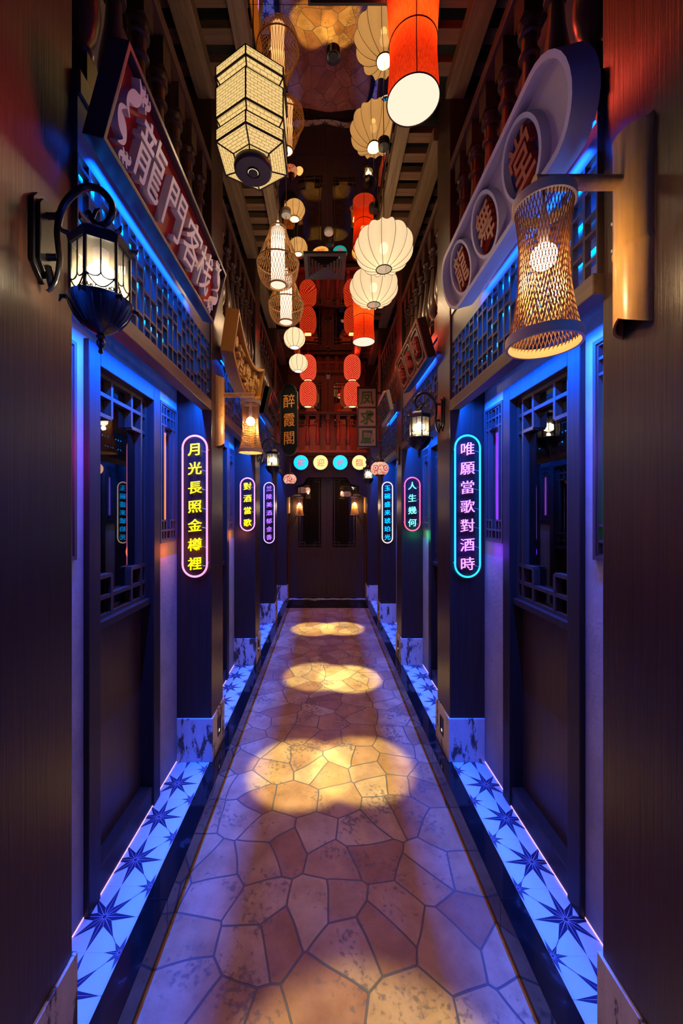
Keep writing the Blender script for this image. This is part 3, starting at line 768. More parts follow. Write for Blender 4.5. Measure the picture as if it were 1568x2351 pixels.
po = [(-.36, -.10), (-.30, -.15), (-.05, -.15), (.0, -.17), (.05, -.15), (.30, -.15), (.36, -.10), (.36, .12), (.25, .12), (.20, .16), (-.20, .16), (-.25, .12), (-.36, .12)]
MB().prism(po, -.035, 0).build('board', 'tower', r)
for u in (-.24, 0, .24):
    b = MB(); b.ringprism([(u-.095, -.105), (u+.095, -.105), (u+.095, .105), (u-.095, .105)], [(u-.08, -.09), (u+.08, -.09), (u+.08, .09), (u-.08, .09)], 0, .014)
    for v in (-.06, -.02, .02, .06): b.box(u-.05, u+.05, v-.012, v+.012, 0, .016)
    b.build('dark_panel', 'charcoal', r)
back_led(r, -.34, .34, -.14, -.07); brackets(r, (-.3, .3), -.02, -.085, -.03)

# ------------------------------------------------------------------ hanging vertical plaques
M['plaque'] = plain('plaque_black_green', (0.006, 0.008, 0.006), 0.6, 0, 0.12)
M['gold'] = plain('gold_letter', (0.80, 0.30, 0.03), 0.4)
M['pinkpanel'] = plain('pale_pink_panel', (0.40, 0.26, 0.22), 0.5)
M['green_letter'] = plain('green_letter', (0.02, 0.11, 0.02), 0.5)
r = empty('hanging_plaque', 'dark vertical plaque with rounded ends and three gold characters', 'sign', faceframe(-0.522, 5.27, 2.75))
def notch(w_, h_, rr):
    pts = stadium(w_-.02, h_, 14); out = []
    a = w_/2; c = h_/2-rr
    for k in range(15): t = PI*k/14; out.append((rr*.92*math.cos(t), c+rr*math.sin(t)))
    out = [(a, -c), (a, c)]+out+[(-a, c), (-a, -c)]
    for k in range(15): t = PI+PI*k/14; out.append((rr*.92*math.cos(t), -c+rr*math.sin(t)))
    return out
po = notch(.245, .99, .115); pi_ = notch(.215, .95, .10)
MB().ringprism(po, pi_, -.02, .016).build('rim', 'sign_black', r); MB().prism(pi_, -.015, .004).build('board', 'plaque', r)
for ch, v in zip('醉霞閣', (.255, .0, -.245)): char(ch, r, 'gold', 0, v, .165, .195, .004, .014, .004, .08)
b = MB()
for v in (.33, -.33): b.box(-.20, -.12, v-.012, v+.012, -.012, .004)
b.build('bracket', 'black', r)
r = empty('hanging_plaque', 'black framed vertical sign of three pale square panels with green characters', 'sign', faceframe(0.537, 5.27, 2.785))
b = MB(); b.ringprism([(-.135, -.415), (.135, -.415), (.135, .415), (-.135, .415)], [(-.115, -.395), (.115, -.395), (.115, .395), (-.115, .395)], -.03, .02)
for v in (-.132, .132): b.box(-.116, .116, v-.010, v+.010, -.03, .02)
b.build('frame', 'sign_black', r)
for ch, v in zip('凤求凰', (.264, 0, -.264)):
    p = MB().box(-.115, .115, v-.122, v+.122, -.02, .004).build('panel', 'pinkpanel', r)
    char(ch, r, 'green_letter', 0, v, .19, .20, .004, .012, .020, .02)
b = MB()
for v in (.33, -.33): b.box(.12, .18, v-.012, v+.012, -.02, .004)
b.build('bracket', 'black', r)

# ------------------------------------------------------------------ neon signs on the pillar faces
def neon(text, x, y, z, w_, h_, tube, txt, label, st=1.6, tt=1.7, cs=0.092, off=.003):
    r = empty('neon_sign', label, 'sign', faceframe(x, y, z), group='neon verse signs on the pillars')
    po = stadium(w_+.022, h_+.022, 20)
    MB().prism(po, .010, .014).build('backing_plate', 'acrylic', r)
    c = stadium(w_-.012, h_-.012, 24)
    MB().tube([(p[0], p[1], .022) for p in c], .0058, 8, True).build('tube', glow('neon_tube', tube, st), r, smooth=True)
    n = len(text); m = glow('neon_letter', txt, tt)
    span = h_-.17; 
    for k, ch in enumerate(text):
        v = span/2-span*k/(n-1); char(ch, r, m, 0, v, cs, cs*.93, .016, .026, off, .10)
    b = MB()
    for u, v in ((-w_/2, h_/2-w_/2-.01), (w_/2, h_/2-w_/2-.01), (-w_/2, -h_/2+w_/2+.01), (w_/2, -h_/2+w_/2+.01)): b.lathe([(.004, 0), (.004, .018)], 8, (u, v, 0))
    b.build('stand_off', 'grey', r)
    b = MB()
    for k in range(n): 
        v = span/2-span*k/(n-1); b.tube([(cs*.45, v-.01, .016), (w_/2-.012, v-.018, .018)], .0008, 4)
    b.build('lead_wire', 'white', r)
neon('月光長照金樽裡', -0.810, 2.33, 1.533, .157, .851, (1.0, .28, .40), (1.0, .80, .0), 'tall neon sign with seven yellow characters in a pink tube', cs=.086)
neon('對酒當歌', -0.790, 3.80, 1.572, .149, .525, (.80, .28, 1.0), (1.0, .80, .0), 'short neon sign with four yellow characters in a violet tube', cs=.082)
neon('兰陵美酒郁金香', -0.786, 5.235, 1.486, .150, .825, (.62, .38, 1.0), (.50, .16, .95), 'tall neon sign with purple characters in a pale purple tube', cs=.082, off=-.006)
neon('唯願當歌對酒時', 0.814, 2.33, 1.533, .160, .855, (.02, .50, 1.0), (.72, .26, .95), 'tall neon sign with violet characters in a cyan-blue tube', cs=.090, off=-.004)
neon('人生幾何', 0.817, 3.80, 1.575, .160, .530, (1.0, .10, .12), (.22, 1.0, .78), 'short neon sign with four mint green characters in a red tube', cs=.086, off=-.002)
neon('玉碗盛来琥珀光', 0.805, 5.235, 1.490, .150, .830, (1.0, .74, .48), (.0, .50, 1.0), 'tall neon sign with blue characters in a warm white tube', cs=.086, off=-.002)

# ------------------------------------------------------------------ welcome discs
for ch, px, col, nm in (('歡', 691, (0, .62, 1.0), 'cyan round lit sign, leftmost of four, with a red character'), ('迎', 736, (1.0, .78, .25), 'yellow round lit sign, second from left, with a red character'),
                        ('光', 781, (0, .62, 1.0), 'cyan round lit sign, third from left, with a red character'), ('臨', 825, (1.0, .78, .25), 'yellow round lit sign, rightmost of four, by the iron lantern')):
    x = (px-746)/F*6.47+CX
    r = empty('round_sign', nm, 'sign', faceframe(x, 6.49, CH+(1175-1062)/F*6.47), group='four round welcome signs')
    MB().lathe([(.122, -.008), (.125, 0), (.125, .028)], 40).build('rim', 'white', r, smooth=True)
    MB().lathe([(.119, .0282), (.119, .031)], 40).build('face', glow('disc_face', col, 1.25), r)
    char(ch, r, glow('disc_letter', (.75, .03, .10), .8), 0, 0, .135, .135, .0311, .034, 0.0, .05)

# ------------------------------------------------------------------ hanging lanterns
CZ = 4.08
def cordpart(r, z0, z1, m='cord', rad=.0028, canopy='black'):
    MB().tube([(0, 0, z0), (0, 0, z1)], rad, 6).build('cord', m, r)
    if canopy: MB().lathe([(.004, -.03), (.040, -.026), (.041, -.002)], 24, (0, 0, z1)).build('canopy', canopy, r, smooth=True)
SH = {}
SH['lotus'] = shade_mat('lotus_silk', (1.0, .80, .53), .36, .08, .10, (.95, .82, .60))
SH['globe'] = shade_mat('globe_silk', (1.0, .80, .52), .50, .05, .06, (.95, .82, .60))
SH['inner'] = shade_mat('inner_shade', (1.0, .80, .62), .85, 0, .05, (.95, .8, .65))
SH['diff'] = shade_mat('diffuser', (1.0, .84, .66), .92, 0, 0, (.22, .17, .12))
SH['red'] = shade_mat('red_linen', (1.0, .010, .005), .22, .04, .5, (.95, .085, .012))
RIB = plain('dark_rib', (.03, .016, .014), .5)
def lotus(x, y, z, label):
    r = empty('lotus_lantern', label, 'lantern', loc=(x, y, z), group='white lotus lanterns')
    n = 14; seg = n*8; rows = 20; R, Hh = .192, .150; b = MB(); vs = []; fs = []
    def pt(i, k):
        ph = -PI/2+.10+(PI-.20)*i/rows; a = 2*PI*k/seg
        lobe = 1-abs(math.sin(n*a/2))**.8; rr = math.cos(ph)**.85
        sc = 1+.13*(lobe-.45)*rr
        zz = Hh*math.sin(ph)
        return (max(.052, R*rr*sc)*math.cos(a), max(.052, R*rr*sc)*math.sin(a), zz*(1+.06*(lobe-.5)))
    for i in range(rows+1):
        for k in range(seg): vs.append(pt(i, k))
    for i in range(rows):
        for k in range(seg): fs.append((i*seg+k, i*seg+(k+1) % seg, (i+1)*seg+(k+1) % seg, (i+1)*seg+k))
    b.add(vs, fs); b.build('silk_shade', SH['lotus'], r, smooth=False).data.shade_smooth()
    b = MB()
    for k in range(n):
        kk = int(seg*k/n); b.tube([Vector(pt(i, kk))*1.004 for i in range(rows+1)], .0016, 4)
    b.build('rib', RIB, r)
    for zz, e in ((-Hh*.995, -1), (Hh*.995, 1)):
        MB().tube([(.054*math.cos(2*PI*k/28), .054*math.sin(2*PI*k/28), zz) for k in range(28)], .0035, 6, True).build('hoop', RIB, r, smooth=True)
    MB().ball((0, 0, .0), .030, 14, 10, 1.3).build('bulb', 'bulbd', r, smooth=True)
    cordpart(r, .03, CZ-z); glow_pair(r, -.155, .155, P_LAN, WARM); point('lantern_bulb', (0, 0, -.065), .28, WARM, .02, r)
lotus(.378, 2.72, 3.349, 'larger near white lotus lantern with scalloped ribs'); lotus(.380, 3.295, 3.407, 'far white lotus lantern just below and behind the larger one')
def globe(x, y, z, label):
    r = empty('globe_lantern', label, 'lantern', loc=(x, y, z), group='white globe lanterns')
    R = .116; pr = [(R*math.cos(a), R*.95*math.sin(a)) for a in [-1.12+2.24*i/18 for i in range(19)]]
    MB().lathe(pr, 32, cap=False).build('silk_shade', SH['globe'], r, smooth=True)
    b = MB()
    for k in range(10):
        a = 2*PI*(k+.35)/10; b.tube([((p[0]+.001)*math.cos(a), (p[0]+.001)*math.sin(a), p[1]) for p in pr], .0020, 4)
    b.build('rib', plain('brown_rib', (.10, .045, .025), .5), r)
    for p in (pr[0], pr[-1]): MB().tube([(p[0]*math.cos(2*PI*k/24), p[0]*math.sin(2*PI*k/24), p[1]) for k in range(24)], .0022, 6, True).build('hoop', RIB, r)
    MB().lathe([(pr[0][0]*.96, pr[0][1]-.002), (pr[0][0]*.96, pr[0][1]+.001)], 24).build('diffuser', glow('globe_diffuser', (1, .95, .88), 1.0), r)
    cordpart(r, pr[-1][1]-.02, CZ-z); glow_pair(r, -.115, .112, P_LAN*.8, WARM, .045); point('lantern_bulb', (0, 0, 0), .12, WARM, .03, r)
globe(-.366, 4.21, 3.383, 'near upper white globe lantern with brown ribs'); globe(-.366, 4.83, 3.35, 'far lower white globe lantern in front of red woven lanterns')
def basket(x, y, z, label):
    r = empty('basket_lantern', label, 'lantern', loc=(x, y, z), group='open cane basket lanterns')
    zt, zm, zb = .205, -.045, -.205; rt, rm, rb_ = .058, .152, .060
    def prof(t):  # 0 top ring, 1 wide ring, 2 bottom ring
        if t <= 1: return rt+(rm-rt)*t**1.15, zt+(zm-zt)*t
        q = t-1; a = q*1.25; return rb_+(rm-rb_)*math.cos(q*PI/2)**.8, zm+(zb-zm)*math.sin(q*PI/2)**1.0
    b = MB(); n = 40
    for k in range(n):
        a0 = 2*PI*k/n
        for sg in (-1, 1):
            b.tube([(prof(t/6)[0]*math.cos(a0+sg*.16*t/6), prof(t/6)[0]*math.sin(a0+sg*.16*t/6), prof(t/6)[1]) for t in range(7)], .0013, 4)
            b.tube([(prof(1+t/7)[0]*math.cos(a0+sg*.55*t/7), prof(1+t/7)[0]*math.sin(a0+sg*.55*t/7), prof(1+t/7)[1]) for t in range(8)], .0014, 4)
    b.build('cane_weave', 'cane', r)
    for rr, zz, th in ((rt, zt, .005), (rm, zm, .0055), (rb_, zb, .006)):
        MB().tube([(rr*math.cos(2*PI*k/36), rr*math.sin(2*PI*k/36), zz) for k in range(36)], th, 6, True).build('hoop', 'cane', r, smooth=True)
    MB().lathe([(.050, zb+.004), (.050, zt-.01)], 28, cap=False).build('inner_shade', SH['inner'], r, smooth=True)
    MB().lathe([(.052, zb+.001), (.052, zb+.004)], 28).build('diffuser', SH['diff'], r)
    cordpart(r, zt, CZ-z, 'pcord', canopy='white'); MB().lathe([(.012, zt), (.016, zt+.02), (.008, zt+.06)], 14).build('lamp_holder', 'white', r, smooth=True)
    glow_pair(r, zb-.004, zt+.004, P_LAN*.9, WARM, .048); point('lantern_bulb', (0, 0, .05), .12, WARM, .02, r)
basket(-.377, 2.82, 3.354, 'near cane basket lantern around a white inner shade'); basket(-.370, 3.345, 3.34, 'far cane basket lantern below and behind the first')
def redcyl(x, y, z, label):
    r = empty('red_lantern', label, 'lantern', loc=(x, y, z), group='red linen cylinder lanterns')
    pr = [(.117, 0), (.1135, .06), (.108, .14), (.1055, .20), (.1065, .255), (.109, .32), (.115, .42), (.120, .50)]
    MB().lathe(pr, 40, cap=False).build('linen_shade', SH['red'], r, smooth=True)
    for rr, zz in ((.1175, 0), (.1070, .255), (.1205, .50)): MB().tube([(rr*math.cos(2*PI*k/40), rr*math.sin(2*PI*k/40), zz) for k in range(40)], .0028, 6, True).build('hoop', RIB, r, smooth=True)
    MB().lathe([(.1155, .003), (.1155, .006)], 40).build('diffuser', SH['diff'], r)
    MB().box(-.004, .004, -.1185, -.1055, .005, .006).build('seam', plain('seam_red', (.25, .01, .01), .6), r) if False else None
    b = MB(); b.tube([(-.01, -p[0]-.0012, p[1]) for p in pr], .0022, 4); b.build('seam', plain('seam_red', (.30, .008, .008), .6), r)
    cordpart(r, .50, CZ-z); glow_pair(r, -.004, .505, P_REDL, REDC, .11)
    point('lantern_bulb', (0, 0, .30), 1.5, (1, .62, .28), .03, r)
redcyl(.365, 1.76, 3.363, 'big near red cylinder lantern with white round diffuser'); redcyl(.381, 4.157, 3.32, 'far red cylinder lantern below the white lotus lanterns')
def woven_mat():
    m = bpy.data.materials.new('red_woven'); m.use_nodes = True; t = m.node_tree; b = t.nodes['Principled BSDF']
    u = N(t, 'ShaderNodeUVMap'); mp = N(t, 'ShaderNodeMapping'); mp.inputs['Scale'].default_value = (30, 17, 1); mp.inputs['Rotation'].default_value = (0, 0, PI/4)
    t.links.new(u.outputs[0], mp.inputs[0])
    v = N(t, 'ShaderNodeTexVoronoi', voronoi_dimensions='2D'); v.inputs['Scale'].default_value = 1.0; v.inputs['Randomness'].default_value = 0.12
    t.links.new(mp.outputs[0], v.inputs['Vector'])
    t.links.new(ramp(t, v.outputs['Distance'], [(.16, (1.0, .50, .14)), (.28, (.72, .008, .008)), (.6, (.50, .003, .005))]), b.inputs['Emission Color'])
    b.inputs['Emission Strength'].default_value = 1.0; b.inputs['Base Color'].default_value = (.18, .004, .004, 1); b.inputs['Roughness'].default_value = .6; return m
M['woven'] = woven_mat()
def woven(x, y, z, label):
    r = empty('woven_lantern', label, 'lantern', loc=(x, y, z), group='red woven lanterns')
    b = MB(); rows, seg = 16, 36; R, H = .130, .19; vs = []
    for i in range(rows+1):
        t = -1+2*i/rows; rr = R*(1-abs(t)**4*.5) if abs(t) < .999 else R*.48
        for k in range(seg): vs.append((rr*math.cos(2*PI*k/seg), rr*math.sin(2*PI*k/seg), t*H))
    fs = []
    for i in range(rows):
        for k in range(seg):
            b.uv[len(fs)] = [(k/seg, i/rows), ((k+1)/seg, i/rows), ((k+1)/seg, (i+1)/rows), (k/seg, (i+1)/rows)]
            fs.append((i*seg+k, i*seg+(k+1) % seg, (i+1)*seg+(k+1) % seg, (i+1)*seg+k))
    b.add(vs, fs); b.build('woven_shade', 'woven', r).data.shade_smooth()
    for zz in (-H, H): MB().tube([(.064*math.cos(2*PI*k/24), .064*math.sin(2*PI*k/24), zz) for k in range(24)], .005, 6, True).build('hoop', 'char_red', r)
    MB().lathe([(.058, -H), (.058, -H+.003)], 24).build('diffuser', glow('woven_glow', (1, .72, .36), 1.3), r)
    return r
for x, side in ((-.2975, 'left'), (.386, 'right')):
    a = woven(x, 5.99, 3.72, 'upper red woven lantern of the %s hanging pair' % side); c = woven(x, 5.99, 3.314, 'lower red woven lantern of the %s hanging pair' % side)
    MB().tube([(0, 0, .19), (0, 0, CZ-3.72)], .003, 6).build('cord', 'cord', a); MB().tube([(0, 0, .19), (0, 0, .208)], .003, 6).build('cord', 'cord', c)
    glow_pair(c, -.194, 0, P_REDL*1.2, REDC, .055, 0); 0
    l = area('lantern_light', (0, 0, .194), (PI, 0, 0), .1, .1, P_REDL*.6, REDC); l.parent = a
# hexagonal parchment lantern
def parchment():
    m = bpy.data.materials.new('parchment'); m.use_nodes = True; t = m.node_tree; b = t.nodes['Principled BSDF']
    u = N(t, 'ShaderNodeUVMap'); br = N(t, 'ShaderNodeTexBrick'); t.links.new(u.outputs[0], br.inputs['Vector'])
    br.inputs['Scale'].default_value = 1.0; br.inputs['Mortar Size'].default_value = .0010; br.inputs['Brick Width'].default_value = .032; br.inputs['Row Height'].default_value = .013
    br.inputs['Color1'].default_value = (1.0, .68, .25, 1); br.inputs['Color2'].default_value = (1.0, .66, .23, 1); br.inputs['Mortar'].default_value = (.22, .13, .04, 1); br.offset_frequency = 2
    t.links.new(br.outputs['Color'], b.inputs['Emission Color']); b.inputs['Emission Strength'].default_value = .92
    b.inputs['Base Color'].default_value = (.25, .17, .08, 1); b.inputs['Roughness'].default_value = .6; return m
M['parch'] = parchment()
r = empty('hexagonal_lantern', 'large cream hexagonal parchment lantern with black edging and round black base', 'lantern', loc=(-.361, 1.76, 3.05))
R0 = .168
prof = [(R0, .372), (R0, .329), (.142, .295), (R0, .280), (R0, .150), (.142, .115), (R0, .101), (R0, .050), (.090, .034), (.084, .018)]
rot = -PI/2
def hx(rr, k, e=0): return (rr*math.cos(rot+k*PI/3), rr*math.sin(rot+k*PI/3))
b = MB(); blk = MB()
for i in range(len(prof)-1):
    (r1, z1), (r2, z2) = prof[i], prof[i+1]
    for k in range(6):
        p = [(*hx(r1, k), z1), (*hx(r1, k+1), z1), (*hx(r2, k+1), z2), (*hx(r2, k), z2)]
        L = math.hypot(r1-r2, z1-z2); v0 = -z1; 
        b.uv[len(b.f)] = [(k*.3-r1/2, v0), (k*.3+r1/2, v0), (k*.3+r2/2, v0+L), (k*.3-r2/2, v0+L)]
        b.add(p, [(3, 2, 1, 0)]); b.uv[len(b.f)-1] = b.uv[len(b.f)-1][::-1]
        blk.tube([p[0], p[3]], .0034, 6)
    
for i, (rr, z1) in enumerate(prof[:-1]):
    for k in range(6): blk.tube([(*hx(rr, k), z1), (*hx(rr, k+1), z1)], .0044 if i in (1, 4, 7) else .0024, 6)
b.build('parchment_shade', 'parch', r); blk.build('edging', RIB, r)
MB().lathe([(.084, .020), (.086, .012), (.084, -.004), (.078, -.010), (.032, -.010), (.030, -.004)], 36).build('base', 'sign_frame', r, smooth=True)
MB().lathe([(.024, -.009), (.022, -.014)], 20).build('socket', 'cord', r)
cordpart(r, .37, CZ-3.05)
b = MB()
for k in range(6): b.tube([(*hx(R0*.98, k), .372), (0, 0, .46)], .002, 5)
b.build('hanger', 'cord', r)
glow_pair(r, -.012, .376, P_LAN*.8, WARM, .07)

# ------------------------------------------------------------------ bamboo wall lanterns
RX = Matrix.Rotation(-PI/2, 4, 'X')
def T(x, y, z): return Matrix.Translation((x, y, z))
_sconce = None
def copy_tree(o, parent=None):
    c = o.copy(); C.objects.link(c); c.parent = parent
    for ch in [k for k in o.children]: copy_tree(ch, c)
    return c
def bamboo_sconce(X, k, label):
    global _sconce
    if _sconce is not None:
        r = copy_tree(_sconce); r.matrix_world = X @ Matrix.Scale(k, 4); r['label'] = label; return r
    r = empty('bamboo_wall_lantern', label, 'wall lantern', X @ Matrix.Scale(k, 4), group='bamboo wall lanterns')
    R, n = .050, 18; b = MB()
    def bow(a): return R*(1+.0*a)
    hs = [0, .17, .178, .184, .192, .44, .462, .468, .48]; rs = [1, 1, 1.035, 1.05, 1, 1, 1.04, 1.04, 1.0]
    def sect(rr):
        o = [(rr*math.cos(PI*i/n), rr*math.sin(PI*i/n)*.95) for i in range(n+1)]
        q = [((rr-.006)*math.cos(PI*i/n), (rr-.006)*math.sin(PI*i/n)*.95) for i in range(n, -1, -1)]; return o+q
    vs = []; fs = []; m = 2*(n+1)
    for y, f in zip(hs, rs):
        for j, (p, z) in enumerate(sect(R*f)):
            dy = 0
            if y == 0: dy = -.03*(abs(p)/R) + .012
            if y == .48: dy = -.035*(z/R)
            vs.append((p, y+dy, z))
    for i in range(len(hs)-1):
        for j in range(m): fs.append((i*m+j, (i+1)*m+j, (i+1)*m+(j+1) % m, i*m+(j+1) % m))
    for j in range(n):
        fs.append((j, j+1, m-2-j, m-1-j)); q = (len(hs)-1)*m; fs.append((q+j+1, q+j, q+m-1-j, q+m-2-j))
    b.add(vs, fs); b.build('half_bamboo_mount', 'bamboo', r, smooth=True)
    b = MB()
    for y in (.20, .27): b.lathe([(.004, 0), (.004, .003), (.001, .004)], 10, X=T(-.030, y, .038) @ Matrix.Rotation(math.radians(-35), 4, 'Y'))
    b.build('screw', 'grey', r)
    b = MB(); b.lathe([(.0165, 0), (.0172, .1), (.0165, .213)], 18, X=T(0, .35, .044)); b.build('arm', 'bamboo', r, smooth=True)
    zc = .232
    MB().tube([(0, .34, zc), (0, .30, zc)], .003, 6).build('cord', 'cord', r)
    def rad(t): return (.067*(1-t)**2*1.0+.083*t**2+2*t*(1-t)*.036)
    top, bot = .298, -.045
    b = MB(); K = 50
    for kx in range(K):
        for sg in (-1, 1):
            pts = []
            for i in range(11):
                t = i/10; a = 2*PI*kx/K+sg*t*1.25; rr = rad(t)+.0006*sg; pts.append((rr*math.cos(a), top+(bot-top)*t, zc+rr*math.sin(a)))
            b.tube(pts, .0012, 4)
    b.build('woven_shade', 'strand', r)
    for nm, y, rr in (('top_ring', top, .0675), ('bottom_ring', bot, .0835)):
        MB().lathe([(rr+.004, -.012), (rr+.004, .012), (rr-.003, .012), (rr-.003, -.012), (rr+.004, -.012)], 40, X=T(0, y, zc) @ RX, cap=False).build(nm, 'ringwood', r, smooth=True)
    b = MB(); b.ball((0, .165, zc), .031, 18, 12); b.build('bulb', 'bulb', r, smooth=True)
    b = MB(); b.lathe([(.012, 0), (.014, .03), (.006, .10)], 14, X=T(0, .195, zc) @ RX); b.build('lamp_holder', 'white', r, smooth=True)
    point('lantern_light', (0, .118, zc), P_SCON, (1.0, .66, .30), .012, r)
    _sconce = r; return r
bamboo_sconce(wallframe(1, .966, 1.97, .742), 1.0, 'large bamboo wall lantern on the near right pillar')
bamboo_sconce(wallframe(-1, 2.46, 1.925, .716), .90, 'bamboo wall lantern on the left pillar of the pink-tubed neon sign')
bamboo_sconce(wallframe(-1, 6.655, 1.482, .675), .87, 'small bamboo wall lantern left of the far double doors')
bamboo_sconce(wallframe(1, 6.655, 1.490, .675), .87, 'small bamboo wall lantern right of the far double doors')

# ------------------------------------------------------------------ black iron wall lanterns
_iron = None
RXI = None
def iron_lantern(X, label):
    global _iron
    if _iron is not None:
        r = copy_tree(_iron); r.matrix_world = X; r['label'] = label; return r
    r = empty('iron_wall_lantern', label, 'wall lantern', X, group='black iron wall lanterns')
    b = MB()
    pl = [(-.036, -.080), (-.020, -.098), (0, -.118), (.020, -.098), (.036, -.080), (.036, .075), (.022, .094), (0, .10), (-.022, .094), (-.036, .075)]
    b.prism(pl, 0, .012); b.prism([(p[0]*.78, p[1]*.88) for p in pl], .012, .022)
    b.tube([(0, -.075, .020), (0, -.105, .028), (0, -.125, .026)], [.012, .010, .004], 8)
    for y in (.052, -.050): b.lathe([(.011, 0), (.008, .006), (.008, .026), (.011, .030)], 12, X=T(0, y, .018))
    b.build('backplate', 'iron', r, smooth=True, bev=.002)
    P = [(.030, -.128), (.042, -.105), (.050, -.06), (.047, -.02), (.045, .02), (.056, .07), (.082, .105), (.115, .124), (.148, .118), (.174, .092), (.181, .062), (.168, .036), (.147, .030), (.130, .044), (.124, .062), (.114, .058)]
    pts = []
    for i in range(len(P)-1):
        for q in range(4):
            t = q/4; p0 = P[max(i-1, 0)]; p1 = P[i]; p2 = P[i+1]; p3 = P[min(i+2, len(P)-1)]
            f = lambda a, b_, c, d: .5*((2*b_)+(-a+c)*t+(2*a-5*b_+4*c-d)*t*t+(-a+3*b_-3*c+d)*t**3)
            pts.append((0, f(p0[1], p1[1], p2[1], p3[1]), f(p0[0], p1[0], p2[0], p3[0])))
    pts.append((0, P[-1][1], P[-1][0])); m = len(pts)
    rs = [.0045+.0042*math.sin(PI*min(1, (i/m)*1.05))**.6 for i in range(m)]
    b = MB(); b.tube(pts, rs, 10); b.tube([(0, .112, .092), (0, .132, .084), (0, .140, .078)], [.006, .004, .001], 8); b.tube([(0, .045, .131), (0, .066, .140), (0, .072, .150)], [.005, .004, .0012], 8)
    b.tube([(0, -.125, .031), (0, -.134, .022), (0, -.130, .016)], [.006, .004, .001], 8)
    b.build('scroll_arm', 'iron', r, smooth=True)
    zc = .152; A = T(0, 0, zc) @ RX
    # roof
    b = MB(); b.lathe([(.005, .036), (.010, .030), (.012, .022), (.020, .016), (.030, .010), (.045, .002), (.060, -.010), (.068, -.013), (.072, -.018), (.068, -.034), (.060, -.036)][::-1], 6, X=A); 
    for k in range(6):
        a = PI/3*k; b.tube([(.066*math.cos(a), -.014, zc+.066*math.sin(a)), (.080*math.cos(a), -.012, zc+.080*math.sin(a)), (.084*math.cos(a), -.002, zc+.084*math.sin(a))], [.006, .005, .001], 6)
    b.build('roof', 'iron', r)
    # cage
    b = MB(); R = .064
    cor = [(R*math.cos(PI/3*k), R*math.sin(PI/3*k)) for k in range(6)]
    y0, y1 = -.035, -.158
    for k in range(6):
        (x0, z0), (x1, z1) = cor[k], cor[(k+1) % 6]
        b.tube([(x0, y0, zc+z0), (x0, y1, zc+z0)], .0042, 6)
        def L(t, y): return (x0+(x1-x0)*t, y, zc+z0+(z1-z0)*t)
        b.tube([L(0, y1), L(1, y1)], .004, 5); b.tube([L(0, y0), L(1, y0)], .004, 5)
        b.tube([L(.5, y0), L(.5, -.115)], .0018, 5)
        for h in (0, 1):
            c = .25+.5*h; b.tube([L(c-.25*math.cos(PI*i/8), -.115-.013*math.sin(PI*i/8)) for i in range(9)], .0017, 5)
        b.tube([L(t_/10, -.120-.030*math.sin(PI*t_/10)) for t_ in range(11)], .0018, 5)
        for c in (.13, .28, .72, .87):
            b.tube([L(c+.06*math.cos(2*PI*i/8), -.149+.0045*math.sin(2*PI*i/8)) for i in range(8)], .0012, 4, True)
    b.build('cage', 'iron', r, smooth=True)
    b = MB(); Rg = R*.94; b.lathe([(Rg, y1), (Rg, y0)], 6, X=A, cap=False); b.build('glass_panes', 'glass', r)
    b = MB(); b.lathe([(.001, -.290), (.006, -.285), (.004, -.276), (.009, -.268), (.010, -.260), (.006, -.252), (.011, -.247), (.008, -.242), (.020, -.236), (.040, -.222), (.058, -.200), (.068, -.180), (.072, -.170), (.074, -.162), (.066, -.157)], 24, X=A)
    for k in range(6):
        a = PI/3*k; b.tube([(.068*math.cos(a), -.166, zc+.068*math.sin(a)), (.082*math.cos(a), -.168, zc+.082*math.sin(a)), (.086*math.cos(a), -.182, zc+.086*math.sin(a))], [.006, .005, .001], 6)
    for k in range(24):
        a = 2*PI*k/24; b.tube([(q*math.cos(a), y, zc+q*math.sin(a)) for q, y in ((.071, -.168), (.068, -.180), (.058, -.200), (.040, -.222))], .0016, 4)
    b.build('bowl', 'iron', r, smooth=True)
    b = MB(); b.ball((0, -.095, zc), .027, 16, 12, 1.35, X=RXI); b.build('bulb', 'bulb', r, smooth=True)
    b = MB(); b.lathe([(.017, -.066), (.019, -.036)], 14, X=A); b.build('lamp_holder', 'white', r)
    point('lantern_light', (0, -.140, zc), P_IRON, (1.0, .78, .48), .010, r)
    _iron = r; return r
iron_lantern(wallframe(-1, .96, 2.18, .742), 'large black iron wall lantern on the near left pillar')
iron_lantern(wallframe(1, 2.46, 2.130, .716), 'black iron wall lantern on the right pillar of the cyan-tubed neon sign')
iron_lantern(wallframe(-1, 3.93, 2.12, .716), 'black iron wall lantern on the left, below the gold-lettered plaque')
iron_lantern(wallframe(1, 5.365, 2.12, .716), 'small distant black iron wall lantern overlapping the rightmost yellow disc')

